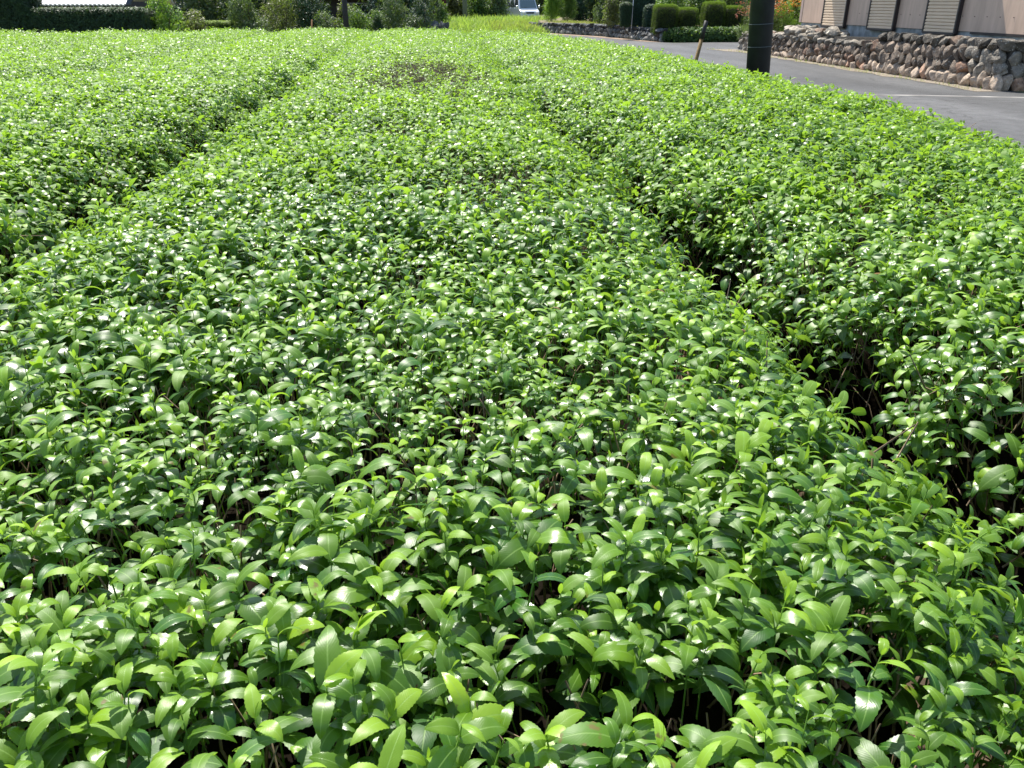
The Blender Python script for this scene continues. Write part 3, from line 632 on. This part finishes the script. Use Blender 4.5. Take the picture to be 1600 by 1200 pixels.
house('small dark red shed behind the slim conifer', .15, .95, 60, 62, 2.2, 2.8, simple('wall_dark_red', (.085, .022, .024), .8, .3, 5), M_ridge)

# --- stones: dry stone walls
M_stone, n, l, b = newmat('stone_mixed')
at = n.new('ShaderNodeAttribute'); at.attribute_name = 'lf'; tc = n.new('ShaderNodeTexCoord')
nz = n.new('ShaderNodeTexNoise'); nz.inputs['Scale'].default_value = 9; nz.inputs['Detail'].default_value = 9; nz.inputs['Roughness'].default_value = .7; l.new(tc.outputs['Object'], nz.inputs[0])
n4 = n.new('ShaderNodeTexNoise'); n4.inputs['Scale'].default_value = 34; n4.inputs['Detail'].default_value = 5; l.new(tc.outputs['Object'], n4.inputs[0])
rr_ = n.new('ShaderNodeValToRGB'); rr_.color_ramp.elements[0].position = .32; rr_.color_ramp.elements[1].position = .68; rr_.color_ramp.elements[0].color = (.35, .35, .35, 1); rr_.color_ramp.elements[1].color = (1.5, 1.5, 1.5, 1); l.new(nz.outputs[0], rr_.inputs[0])
mu = n.new('ShaderNodeMix'); mu.data_type = 'RGBA'; mu.blend_type = 'MULTIPLY'; mu.inputs[0].default_value = 1; l.new(at.outputs['Color'], mu.inputs[6]); l.new(rr_.outputs[0], mu.inputs[7])
# pale lichen spots
r3 = n.new('ShaderNodeValToRGB'); r3.color_ramp.elements[0].position = .60; r3.color_ramp.elements[1].position = .68; l.new(n4.outputs[0], r3.inputs[0])
li = n.new('ShaderNodeMix'); li.data_type = 'RGBA'; l.new(r3.outputs[0], li.inputs[0]); l.new(mu.outputs[2], li.inputs[6]); li.inputs[7].default_value = (.36, .35, .31, 1)
l.new(li.outputs[2], b.inputs['Base Color']); b.inputs['Roughness'].default_value = .9
bp = n.new('ShaderNodeBump'); bp.inputs['Strength'].default_value = .8; bp.inputs['Distance'].default_value = .03; l.new(nz.outputs[0], bp.inputs['Height']); l.new(bp.outputs[0], b.inputs['Normal'])
M_mortar = simple('wall_backing', (.045, .038, .03), .95, .4, 14, .5)
def rock(r, sx, sy, sz, nu=18, nv=11, pw=2.8, rough=.07):
    V = []; ph0 = r.uniform(0, 6, 6); fx = r.uniform(1.5, 4.5, 6)
    cuts = r.normal(0, 1, (14, 3)); cuts /= np.linalg.norm(cuts, axis=1, keepdims=True); cd = r.uniform(.58, .9, 14)
    for j in range(nv + 1):
        ph = PI * j / nv - PI / 2
        for i in range(nu):
            th = 2 * PI * i / nu; q = np.array([math.cos(th) * math.cos(ph), math.sin(th) * math.cos(ph), math.sin(ph)])
            d = 1 / (np.abs(q) ** pw).sum() ** (1 / pw); p = q * d
            for c, k in zip(cuts, cd):
                s_ = p @ c
                if s_ > k: p = p - c * (s_ - k) * .97
            p = p * (1 + rough * math.sin(p[0] * fx[0] + ph0[0]) * math.sin(p[1] * fx[1] + p[2] * fx[2] + ph0[1]))
            V.append(p * (sx, sy, sz))
    F = [(j * nu + i, j * nu + (i + 1) % nu, (j + 1) * nu + (i + 1) % nu, (j + 1) * nu + i) for j in range(nv) for i in range(nu)]
    return np.array(V), F
def stone_wall(label, line, tops, courses=3, colf=None, seed=0, sw=.30, top_rect=True, lean=.12, loose=None):
    """stones laid leaning in courses along a polyline (outer face), pointed ones below, squared ones on top"""
    r = np.random.default_rng(seed); line = np.array(line, float)
    root = thing('stone_wall', label, 'stone wall', (*line.mean(0), 0))
    seg = np.linalg.norm(np.diff(line, axis=0), axis=1); cum = np.concatenate([[0], np.cumsum(seg)])
    mb = MB(); bk = MB(); tot = cum[-1]
    def at_(s):
        k = min(int(np.searchsorted(cum, s, side='right')) - 1, len(seg) - 1); k = max(k, 0)
        d = (line[k + 1] - line[k]) / seg[k]; return line[k] + d * (s - cum[k]), d
    for c in range(courses):
        s = -.1 + .12 * c
        while s < tot:
            w_ = sw * r.uniform(.7, 1.35) * (1.05 if c == courses - 1 and top_rect else .86); sm_ = s + w_ / 2
            p, d = at_(min(max(sm_, 0), tot)); nrm = np.array([-d[1], d[0]])      # to the left of travel = outward
            Ht = np.interp(sm_, [q[0] for q in tops], [q[1] for q in tops]); ch = Ht / courses
            last = c == courses - 1 and top_rect
            zc = ch * (c + .5) + (0 if last else r.normal(0, .02)); hh = ch * (.56 if last else r.uniform(.55, .74))
            V, F = rock(r, w_ * (.58 if last else .60), .15, hh * (1.02 if last else 1.28), pw=5.5 if last else 2.25)
            tilt = r.normal(.08, .06) if last else r.normal(.46, .10)
            x_, z_ = V[:, 0].copy(), V[:, 2].copy(); V[:, 0] = x_ * math.cos(tilt) + z_ * math.sin(tilt); V[:, 2] = -x_ * math.sin(tilt) + z_ * math.cos(tilt)
            if last: V[:, 2] = np.minimum(V[:, 2], Ht - zc + r.uniform(-.02, .015))
            off = -.10 - lean * (zc) + r.normal(0, .018)
            P = np.column_stack([p[0] + V[:, 0] * d[0] + (V[:, 1] + off) * nrm[0], p[1] + V[:, 0] * d[1] + (V[:, 1] + off) * nrm[1], zc + V[:, 2]])
            col = colf(r, c / (courses - 1), sm_ / tot); mb.add(P, F, (*col, 1)); s += w_ * .97
    if loose:
        for (s0, s1, z0, z1, k) in loose:
            for _ in range(k):
                s_ = r.uniform(s0, s1); p, d = at_(s_); nrm = np.array([-d[1], d[0]]); q = r.uniform(.10, .20)
                V, F = rock(r, q * 1.2, q, q * .7); off = r.uniform(-.55, -.12)
                V = rotz(V, r.uniform(0, 6)); P = V + np.array([p[0] + nrm[0] * off, p[1] + nrm[1] * off, r.uniform(z0, z1)]); mb.add(P, F, (*colf(r, .3, .1), 1))
    mb.build('stones', M_stone, root, False, attr=True)
    for k in range(len(seg)):
        a, b_ = line[k], line[k + 1]; d = (b_ - a) / seg[k]; nrm = np.array([-d[1], d[0]])
        h0 = np.interp(cum[k], [q[0] for q in tops], [q[1] for q in tops]) - .05; h1 = np.interp(cum[k + 1], [q[0] for q in tops], [q[1] for q in tops]) - .05
        hm = min(h0, h1)
        i0, i1 = a - nrm * .14, b_ - nrm * .14; j0, j1 = a - nrm * .6, b_ - nrm * .6
        bk.add([(*i0, 0), (*i1, 0), (*(i1 - nrm * lean * h1), h1), (*(i0 - nrm * lean * h0), h0), (*j0, 0), (*j1, 0), (*j1, h1), (*j0, h0)],
               [(0, 1, 2, 3), (4, 7, 6, 5), (3, 2, 6, 7), (0, 3, 7, 4), (1, 5, 6, 2), (0, 4, 5, 1)])
    bk.build('mortar', M_mortar, root)
    return root
def colA(r, c, s):
    if c > .8: base = np.array([.085, .080, .072]) if s < .45 else np.array([.16, .158, .15]); base = base * r.uniform(.6, 1.3)
    elif c > .3: base = np.array([.125, .105, .09]) if .25 < s < .75 else np.array([.17, .165, .155]); base = base * r.uniform(.55, 1.5)
    else: base = np.array([.30, .26, .225]) if .1 < s < .75 else np.array([.26, .255, .24]); base = base * r.uniform(.65, 1.35)
    if r.uniform() < .07: base = base * (1.2, .95, .85)
    return np.clip(base * (1.2, 1.06, .90), 0, .6)
def colB(r, c, s):
    base = (np.array([.06, .065, .068]) if c > .6 else np.array([.11, .11, .105]) if c > .2 else np.array([.20, .19, .17])) * r.uniform(.5, 1.6)
    return np.clip(base, 0, .5)
# travel so that outward (left of travel) faces the road: far end to near end, then round the corner
stone_wall('long stone retaining wall of leaning pointed stones below the beige house', [(13.6, 31.0), (10.55, 29.7), (10.25, 27.6), (10.25, 15.1), (14.5, 13.6)][::-1],
           [(0, .9), (4.5, .9), (9.3, .86), (9.35, .66), (13, .62), (16, .6), (21, .55)], 4, colA, 11, sw=.27, loose=[(11.5, 15.5, .62, .78, 46), (15.5, 17.6, .5, .62, 8)])
stone_wall('low dark stone wall behind the road, topped by shrubs and a dry garden bed', [(9.75, 35.4), (9.2, 35.3), (8.0, 41.2), (5.35, 47.8), (5.3, 49.5)],
           [(0, .5), (.6, .52), (7, .55), (13.5, .48), (16, .48)], 3, colB, 12, sw=.26)
stone_wall('short rough dark stone wall by the grassy bank, beside the dark bushes', [(.9, 43.9), (-.55, 42.2), (-1.3, 43.0)],
           [(0, .50), (2.2, .72), (4, .7)], 2, colB, 13, sw=.4, top_rect=False)
# raised ground behind the walls
M_bed = simple('garden_bed_dry', (.15, .12, .065), .95, .5, 7, .6)
def slab(name, pts, z, mat, zb=0):
    mb = MB(); k = len(pts); mb.add([(x, y, z) for x, y in pts] + [(x, y, zb) for x, y in pts], [list(range(k)), list(range(k, 2 * k))[::-1]] + [(i, i + k, (i + 1) % k + k, (i + 1) % k) for i in range(k)])
    o = mb.build(name, mat); o['kind'] = 'structure'; return o
slab('garden_bed', [(9.6, 35.75), (14.0, 36.3), (40, 37.6), (40, 90), (9.5, 90), (6.0, 49.3), (5.85, 48.1), (8.45, 41.3)], .47, M_bed, -.2)
slab('house_yard', [(10.75, 27.3), (11, 29.3), (14, 30.4), (40, 31.0), (40, 15.5), (14.6, 14.2), (10.75, 15.5)], .58, M_bed, -.2)

# --- beige house on the right
def grooved(name, col, period, axis, depth=.5):
    m, n, l, b = newmat(name); tc = n.new('ShaderNodeTexCoord'); sx = n.new('ShaderNodeSeparateXYZ'); l.new(tc.outputs['Object'], sx.inputs[0])
    mu = n.new('ShaderNodeMath'); mu.operation = 'MULTIPLY'; l.new(sx.outputs[axis], mu.inputs[0]); mu.inputs[1].default_value = 1 / period
    fr = n.new('ShaderNodeMath'); fr.operation = 'FRACT'; l.new(mu.outputs[0], fr.inputs[0])
    gr = n.new('ShaderNodeMapRange'); l.new(fr.outputs[0], gr.inputs[0]); gr.inputs[1].default_value = .0; gr.inputs[2].default_value = .10; gr.inputs[3].default_value = 0; gr.inputs[4].default_value = 1
    nz = n.new('ShaderNodeTexNoise'); nz.inputs['Scale'].default_value = 2.5; nz.inputs['Detail'].default_value = 8; mp = n.new('ShaderNodeMapping'); mp.inputs['Scale'].default_value = (3, 3, .6); l.new(tc.outputs['Object'], mp.inputs[0]); l.new(mp.outputs[0], nz.inputs[0])
    r = n.new('ShaderNodeValToRGB'); r.color_ramp.elements[0].position = .3; r.color_ramp.elements[1].position = .75
    r.color_ramp.elements[0].color = (*[q * .82 for q in col], 1); r.color_ramp.elements[1].color = (*[min(1, q * 1.1) for q in col], 1); l.new(nz.outputs[0], r.inputs[0])
    l.new(r.outputs[0], b.inputs['Base Color']); b.inputs['Roughness'].default_value = .55
    bp = n.new('ShaderNodeBump'); bp.inputs['Strength'].default_value = depth; bp.inputs['Distance'].default_value = .008; l.new(gr.outputs[0], bp.inputs['Height']); l.new(bp.outputs[0], b.inputs['Normal'])
    return m
HX = 11.2
M_side = grooved('siding_beige_pink', (.53, .375, .28), .30, 1, .25)
M_shut = simple('shutter_beige', (.66, .50, .345), .55, .06, 3)
M_frame = simple('frame_dark_brown', (.035, .026, .024), .5, .2, 5)
M_found = simple('foundation_concrete', (.24, .26, .26), .85, .45, 4.5, .2)
t = thing('house', 'beige pink house with three louvred shutters above the stone retaining wall', 'house', (HX + 3, 21, .5))
MB().box(HX, HX + 7, 15.75, 26.4, .93, 4.2).build('wall', M_side, t)
MB().box(HX + .03, HX + 6.9, 15.8, 26.3, .55, .925).build('foundation', M_found, t)
MB().box(HX - .012, HX - .001, 26.25, 26.4, .93, 4.2).build('corner_trim', simple('trim_beige', (.42, .31, .26), .5, .05, 4), t)
MB().box(HX - .01, HX + .02, 15.78, 17.6, .885, .925).build('base_flashing', M_frame, t)
# small pegs line
for y_ in np.arange(16.3, 22.8, .42):
    if not any(a - .1 < y_ < b_ + .1 for a, b_ in ((18.09, 19.26), (20.69, 21.91))): MB().tube([(HX - .012, y_, 1.22), (HX - .001, y_, 1.22)], [.008, .008], 6).build('screw', M_frame, t)
for (ya, yb) in ((23.3, 24.62), (20.69, 21.91), (18.09, 19.26)):
    f = MB(); zb_, zt_ = .86, 2.75
    f.box(HX - .09, HX - .002, ya - .055, ya - .005, zb_, zt_); f.box(HX - .09, HX - .002, yb + .005, yb + .055, zb_, zt_); f.box(HX - .09, HX - .002, ya - .005, yb + .005, zt_ - .05, zt_); f.box(HX - .09, HX - .002, ya - .005, yb + .005, zb_ - .02, zb_ + .03)
    fr_ = f.build('window', M_frame, t, bevel=.004)
    s_ = MB(); z = zb_ + .035
    while z < zt_ - .12:
        s_.add([(HX - .078, ya, z), (HX - .078, yb, z), (HX - .078, yb, z + .035), (HX - .078, ya, z + .035), (HX - .050, ya, z + .0655), (HX - .050, yb, z + .0655), (HX - .035, ya, z), (HX - .035, yb, z), (HX - .035, ya, z + .0655), (HX - .035, yb, z + .0655)],
               [(0, 3, 2, 1), (3, 4, 5, 2), (4, 8, 9, 5), (0, 1, 7, 6), (6, 7, 9, 8), (0, 6, 8, 4, 3), (1, 2, 5, 9, 7)]); z += .068
    s_.build('shutter', M_shut, fr_)
M_rt = simple('roof_tile_grey', (.12, .125, .135), .5, .2, 6)
MB().add([(HX - .12, 15.5, 4.15), (HX - .12, 26.6, 4.15), (HX + 3.5, 26.6, 5.9), (HX + 3.5, 15.5, 5.9), (HX + 7.3, 26.6, 4.15), (HX + 7.3, 15.5, 4.15)], [(0, 3, 2, 1), (3, 5, 4, 2), (0, 5, 3), (1, 2, 4), (0, 1, 4, 5)]).build('roof', M_rt, t)
MB().box(HX - .92, HX - .002, 17.8, 25.15, 3.18, 3.26).build('shade_canopy', M_rt, t)  # unseen canopy added, sized so its shadow covers the middle of the wall

# --- topiary and plants right of the low wall
TOP = [(9.50, 35.9, .44, 1.36, 'square clipped bush with a bright top, leftmost and largest of the four by the lane', 0),
       (10.42, 36.0, .40, 1.24, 'square clipped bush with a bright top, second from the left by the lane', 1),
       (11.62, 36.2, .40, 1.46, 'square clipped bush with a bright top, behind the leaning stake', 2),
       (12.45, 36.3, .38, 1.30, 'square clipped bush with a bright top, rightmost by the lane beside the reddish plant', 3)]
for (x, y, hw_, zt_, lb, k) in TOP:
    clipped('clipped_bush', lb, 'clipped bush', x - hw_, x + hw_, y - .4, y + .4, .12, zt_, 'clip', 1500, .04, .33, 'square clipped bushes beside the lane', .75, seed=20 + k, zb=.12, kinds=NEED)
clipped('clipped_bush', 'round dark green bush peeping out left of the largest square clipped bush', 'clipped bush', 8.95, 9.6, 36.8, 37.5, .4, 1.34, 'deep', 900, .05, 1., seed=30, toplight=.3)
clipped('clipped_shrub', 'narrow dark upright shrub on the stone wall, wider at its top', 'shrub', 8.02, 8.50, 37.5, 38.0, .42, 1.42, 'dark', 1000, .045, .5, seed=31, toplight=.25, taper=.35)
clipped('clipped_shrub', 'broad dark green column of clipped shrub behind the low stone wall', 'shrub', 8.62, 9.62, 38.2, 39.2, .4, 2.3, 'deep', 700, .06, .4, seed=32, toplight=.1)
MB2 = MB(); MB2.tube([(8.52, 37.6, .45), (8.53, 37.6, 1.3), (8.55, 37.6, 2.2)], [.014, .014, .012], 6)
tag(MB2.build('garden_pole', M_white, None, True), 'thin white garden pole between the two dark upright shrubs', 'pole')
shrub('shrub', 'bright feathery upright shrub just right of the parked van', 'shrub', 6.75, 50.5, .6, 2.6, 'bright', 2200, .12, z0=.45, kinds=NEED, ts=.05)
shrub('shrub', 'second feathery green shrub from the van, at the wall end', 'shrub', 7.6, 50.0, .55, 2.4, 'mid', 2200, .12, z0=.45, kinds=NEED, ts=.25)
shrub('tree', 'dark green tree behind the feathery shrubs and the wall', 'tree', 8.7, 52, 1.4, 3.6, 'deep', 2600, .14, z0=.45)
shrub('tree', 'dark shaded tree with visible trunk above the low stone wall', 'tree', 8.45, 47, 1.0, 3.4, 'dark', 1800, .12, z0=.45, lift=.1, stem=.10)
shrub('shrub', 'loose olive leafed shrub with pale leaves above the low stone wall', 'shrub', 8.45, 43.5, .75, 1.7, 'grey', 900, .11, z0=.45)
shrub('shrub', 'yellowish leafy shrub left of the narrow dark upright shrub', 'shrub', 8.3, 40.6, .6, 1.6, 'olive', 700, .10, z0=.45)
shrub('shrub', 'dark green shrub behind the yellowish leafy shrub', 'shrub', 9.1, 44.6, 1.0, 2.4, 'dark', 1500, .12, z0=.45)
LB = [(10.6, 40, .8, 1.9, 'bright', 'bright tall leafy plant behind the second square clipped bush'), (12.0, 39.6, .9, 2.0, 'mid', 'green tangled shrub behind the square bush near the stake'),
      (13.6, 39.5, 1.0, 2.2, 'grey', 'pale green shrub behind the rightmost square bush'), (11.2, 42.5, 1.3, 3.0, 'mid', 'tall tangled green shrub further behind the clipped bushes'),
      (14.8, 42, 1.6, 3.4, 'bright', 'tall bright green shrub far behind the rightmost square bush'), (9.9, 43.5, 1.2, 3.2, 'dark', 'dark tree behind the broad dark column of shrub')]
for i, (x, y, wx, h, mt, lb) in enumerate(LB): shrub('shrub', lb, 'shrub', x, y, wx, h, mt, int(900 * wx), .11, z0=.45, seed=i)
clipped('ground_cover', 'low green ground cover strip under the square clipped bushes', 'ground cover', 9.35, 13.2, 35.0, 35.75, 0, .40, 'mid', 420, .12, 1.2, seed=40, toplight=.3, zb=.02)

# reddish plant and grassy plant at the wall corner; orange lilies by the house
def flowers(root, r, c, rad_, n, col, name, L=.05, zr=(.7, 1.)):
    P = np.array(c) + np.column_stack([r.uniform(-1, 1, n) * rad_[0], r.uniform(-1, 1, n) * rad_[1], r.uniform(zr[0], zr[1], n) * rad_[2]])
    V, F, A = scatter(SPR, P, np.column_stack([r.normal(0, .5, n), r.normal(0, .5, n), np.ones(n)]), L * r.uniform(.6, 1.2, n), None, None, r)
    mesh('flowers', V, F, col, root, A, True)['kind'] = 'stuff'
    return root
M_or = leafmat('petals_orange', (.75, .18, .02), (.85, .30, .04), trans=(.9, .35, .05), tfac=.25, brown=0)
M_rd = leafmat('plumes_red_brown', (.30, .085, .05), (.42, .20, .10), trans=(.5, .2, .1), tfac=.25, rough=.7, brown=0)
g = shrub('shrub', 'arching grassy green shrub with reddish plumes at the end of the house stone wall', 'shrub', 10.95, 28.9, .80, .95, 'grey', 900, .17, z0=.40, kinds=BLADE, ts=.3, wy=.6)
flowers(g, np.random.default_rng(1), (10.85, 28.9, .45), (.75, .5, 1.0), 130, M_rd, 'plumes', .07, (.55, 1.05))
for i, (x, y, h) in enumerate([(11.65, 28.6, 1.05), (12.15, 28.2, 1.25), (12.6, 28.8, 1.3)]):
    lbs = ['green lily clump with orange flowers beside the black utility pole', 'lily clump with orange flowers, middle one of the three left of the house', 'lily clump with orange flowers closest to the house corner']
    g = shrub('flowering_plant', lbs[i], 'flowering plant', x, y, .42, h, 'bright', 330, .16, z0=.56, kinds=BLADE, seed=i, stem=.012, group='orange flowering clumps left of the house')
    flowers(g, np.random.default_rng(40 + i), (x, y, .56), (.42, .35, h), 100, M_or, 'flowers', .06, (.6, 1.1))
shrub('shrub', 'dark leafed shrub behind the orange flowers', 'shrub', 12.7, 30.0, 1.1, 2.3, 'dark', 900, .1, z0=.5)

# --- grassy bank, van, far trees
nx, ny = 40, 26; X0, X1, Yb0, Yb1 = -1.5, 9.6, 41.5, 66
V = []
for j in range(ny + 1):
    for i in range(nx + 1):
        x = X0 + (X1 - X0) * i / nx; y = Yb0 + (Yb1 - Yb0) * j / ny
        h = .26 * np.clip((y - 43.5) / 9, 0, 1) ** .8; ex = np.clip((x + 1.0) / 1.5, 0, 1) * np.clip((66 - y) / 4, 0, 1)
        wl = np.interp(y, [41.5, 48, 60], [7.2, 5.4, 9.6]); ex *= np.clip((wl - x) / .8, 0, 1)
        V.append((x, y, -.02 + h * ex + .03 * math.sin(x * 2 + y)))
F = np.array([(j * (nx + 1) + i, j * (nx + 1) + i + 1, (j + 1) * (nx + 1) + i + 1, (j + 1) * (nx + 1) + i) for j in range(ny) for i in range(nx)])
BV = np.array(V)
o = mesh('grass_bank', BV, F, simple('bank_earth', (.14, .15, .06), .95, .4, 2), smooth=True); o['kind'] = 'structure'
def grass(name, n, fx, L, mat, seed, ts=0):
    r = np.random.default_rng(seed); P = fx(r, n); N_ = len(P)
    V, F, A = scatter(BLADE, P, np.column_stack([r.normal(0, .15, N_), r.normal(0, .15, N_), np.ones(N_)]), L * r.uniform(.5, 1.3, N_), r.uniform(size=N_), r.normal(ts, .2, N_), r)
    o = mesh(name, V, F, mat, None, A, True); o['kind'] = 'stuff'; return o
M_gr = leafmat('grass_bright', (.24, .36, .06), (.44, .52, .12), tfac=.35, rough=.6, brown=.02)
M_gy = leafmat('grass_yellow', (.26, .28, .05), (.42, .40, .10), tfac=.35, rough=.6, brown=.1)
def bankz(x, y):
    h = .26 * np.clip((y - 43.5) / 9, 0, 1) ** .8; ex = np.clip((x + 1.0) / 1.5, 0, 1) * np.clip((66 - y) / 4, 0, 1)
    return -.02 + h * ex * np.clip((np.interp(y, [41.5, 48, 60], [7.2, 5.4, 9.6]) - x) / .8, 0, 1)
def fb(r, n):
    x = r.uniform(-.2, 8.6, n); y = r.uniform(43, 62, n); k = (x < np.interp(y, [41.5, 48, 60], [6.0, 5.0, 8.8])) & (x > -.6 + (y < 44.5) * 1.3); x, y = x[k], y[k]
    return np.column_stack([x, y, bankz(x, y)])
tag(grass('tall_grass', 6500, fb, .40, M_gr, 61), 'bright tall grass growing over the bank below the parked van', 'grass')
def fy(r, n):
    x = r.uniform(3.0, 5.4, n); y = r.uniform(44, 51, n); return np.column_stack([x, y, bankz(x, y)])
tag(grass('dry_grass', 900, fy, .40, M_gy, 62, .2), 'yellow dry grass beside the left end of the low dark stone wall', 'grass')
def fv(r, n):
    k = n // 2; y = r.uniform(15, 29.5, k); x = 10.0 - .14 * r.uniform(size=k) - np.clip(y - 27.5, 0, 9) * .25
    y2 = r.uniform(3, 20, n - k); x2 = 3.95 + .16 * r.uniform(size=n - k)
    return np.column_stack([np.r_[x, x2], np.r_[y, y2], np.full(n, .012)])
tag(grass('verge_weeds', 520, fv, .07, M_gy, 63), 'sparse dry weeds along the edges of the road', 'weeds')
def fbd(r, n):
    s = r.uniform(0, 1, n); x = 9.2 + (5.7 - 9.2) * s ** .9 + r.uniform(.25, 1.6, n); y = 35.9 + 12 * s + r.uniform(-.2, .3, n); k = x > np.interp(y, [35.9, 41.3, 48.1], [9.7, 8.5, 5.95]); return np.column_stack([x[k], y[k], np.full(k.sum(), .47)])
tag(grass('bed_weeds', 1300, fbd, .15, M_gy, 64), 'yellowish weeds and litter on the garden bed above the low stone wall', 'weeds')

M_vp = simple('van_paint_silver', (.62, .66, .68), .28, .04, 3, metal=.3, spec=.6)
M_blk = simple('rubber_black', (.02, .02, .02), .7, .2, 9)
t = thing('van', 'small pale silver van parked facing the field beyond the grassy bank', 'van', (7.0, 65.5, .05))
ca, sa = math.cos(rad(14.5)), math.sin(rad(14.5))
def vt(P):   # local: x across (image right +), y backwards, z up
    P = np.asarray(P, float); return np.column_stack([7.0 + P[:, 0] * ca - P[:, 1] * sa, 64.0 + P[:, 0] * sa + P[:, 1] * ca, .05 + P[:, 2]])
prof = [(-.06, .28), (-.10, .55), (-.06, .80), (.28, .98), (.60, 1.58), (.76, 1.76), (1.05, 1.86), (3.0, 1.86), (3.22, 1.75), (3.30, 1.0), (3.30, .28)]
def hw_at(z): return np.interp(z, [.28, .9, 1.05, 1.75, 1.86], [.70, .74, .73, .61, .52])
V = []; k = len(prof)
xs_ = [-1, -.93, .93, 1]
for sx_ in xs_:
    for (y_, z_) in prof:
        f_ = hw_at(z_) * sx_; V.append((f_, y_ + (.05 if abs(sx_) == 1 and y_ < 1 else 0) * 1., z_ - (.02 if abs(sx_) == 1 and z_ > 1.8 else 0)))
F = [(a * k + i, a * k + (i + 1) % k, (a + 1) * k + (i + 1) % k, (a + 1) * k + i) for a in range(3) for i in range(k)] + [list(range(k))[::-1], list(range(3 * k, 4 * k))]
bd = mesh('body', vt(V), F, M_vp, t); bv = bd.modifiers.new('bevel', 'BEVEL'); bv.width = .03; bv.segments = 3
def quad_at(name, P, mat, parent, th=.012, off=(0, -1, .6)):
    P = np.array(P, float); nn = np.cross(P[1] - P[0], P[2] - P[0]); nn /= np.linalg.norm(nn)
    V = np.vstack([P + nn * .004, P + nn * (.004 + th)]); k = len(P)
    return mesh(name, vt(V), [list(range(k))[::-1], list(range(k, 2 * k))] + [(i, (i + 1) % k, k + (i + 1) % k, k + i) for i in range(k)], mat, parent)
M_ws, n, l, b = newmat('windscreen_glass'); b.inputs['Base Color'].default_value = (.12, .17, .18, 1); b.inputs['Roughness'].default_value = .04; b.inputs['Specular IOR Level'].default_value = 1.
quad_at('windscreen', [(-.62, .308, 1.03), (.62, .308, 1.03), (.55, .59, 1.56), (-.55, .59, 1.56)], M_ws, t)
for sd in (-1, 1):
    for (ya, yb) in ((.52, 1.25), (1.35, 2.2), (2.3, 3.1)):
        P = [(sd * .735, yb, 1.08), (sd * .735, ya - (.04 if ya < 1 else 0), 1.08), (sd * .645, ya + .24, 1.58), (sd * .645, yb, 1.58)]
        if sd > 0: P = P[::-1]
        quad_at('side_window', P, M_glass, t)
    mr_ = MB(); c = vt([(sd * .86, .38, 1.12)])[0]; V, F = rock(np.random.default_rng(3), .09, .05, .12, rough=0, pw=3); mr_.add(V + c, F); mr_.build('wing_mirror', M_vp, t, True)
    hd = MB(); c = vt([(sd * .52, -.10, .70)])[0]; V, F = rock(np.random.default_rng(5), .15, .05, .10, rough=0, pw=4); hd.add(V + c, F)
    hm_, n, l, b = newmat('headlight_lens'); b.inputs['Base Color'].default_value = (.7, .72, .7, 1); b.inputs['Roughness'].default_value = .1; hd.build('headlight', hm_, t, True)
    for y_ in (.55, 2.75):
        c0_, c1_ = vt([(sd * .60, y_, .27), (sd * .745, y_, .27)])
        wh = MB().tube([c0_, c1_], [.27, .27], 24).build('wheel', M_blk, t, True); MB().tube([c0_ * .02 + c1_ * .98, c1_ + (c1_ - c0_) * .03], [.16, .15], 16).build('rim', M_band, wh, True)
quad_at('bumper', [(-.70, -.105, .33), (.70, -.105, .33), (.70, -.115, .56), (-.70, -.115, .56)], M_white, t, .05)
quad_at('grille', [(-.30, -.085, .66), (.30, -.085, .66), (.30, -.06, .76), (-.30, -.06, .76)], M_blk, t, .012)
for sd in (-1, 1):
    MB().tube([*vt([(sd * .1, .30, 1.05), (sd * .1 - .42, .31, 1.08)])], [.008, .006], 5).build('wiper', M_blk, t)

FAR = [(1.6, 62, 1.0, 2.0, 'olive', 'olive shrub right of the dark red shed'), (3.2, 61.5, 1.3, 2.4, 'mid', 'light green shrub right of the distant grey utility pole'),
       (4.6, 62, 1.1, 2.6, 'grey', 'pale grey green shrub on the bank, middle of those left of the van'), (4.6, 66.5, .8, 3.0, 'dark', 'dark green shrub directly left of the van'),
       (6.0, 71, 1.0, 3.2, 'yellow', 'yellow green shrub behind the left side of the van'), (9.4, 66, 1.1, 3.2, 'mid', 'tall green shrub right behind the van'),
       (2.2, 67, 2.2, 5.0, 'mid', 'large mid green tree behind the distant utility pole'), (5.0, 72, 2.4, 5.5, 'deep', 'large dark green tree far behind the van'),
       (9.3, 76, 2.6, 6, 'dark', 'large dark tree furthest behind the van on its right'), (-1.2, 55, 1.6, 4.6, 'dark', 'dark tree left of the dark red shed'),
       (.9, 70, 2.0, 5.5, 'dark', 'dark tree looming behind the dark red shed'), (12.5, 58, 2.6, 6, 'deep', 'large blue green tree far behind the low stone wall'),
       (17, 52, 2.8, 6, 'mid', 'large mid green tree far behind the tangled shrubs'), (21, 44, 2.4, 5.5, 'dark', 'large dark tree behind the beige house')]
for i, (x, y, wx, h, mt, lb) in enumerate(FAR):
    shrub('tree' if h > 4 else 'shrub', lb, 'tree' if h > 4 else 'shrub', x, y, wx, h, mt, int(750 * wx), .15 + .04 * (h > 4), z0=.45 if x > 12 else .1, seed=i, stem=.05 + .05 * (h > 4), group='trees and shrubs beyond the bank')
r = np.random.default_rng(8)
def fw(r, n):
    return np.column_stack([r.uniform(-60, 70, n), r.uniform(84, 96, n), r.uniform(0, 6.5, n) * r.uniform(.6, 1, n)])
P = fw(r, 26000); V, F, A = scatter(SPR, P, r.normal(0, 1, P.shape) + (0, -.3, .5), r.uniform(.25, .5, len(P)), r.uniform(size=len(P)), r.normal(0, .2, len(P)), r)
o = mesh('woodland', V, F, FM['dark'], None, A, True); tag(o, 'dark far wood closing off the view behind everything', 'woodland', kind='stuff')
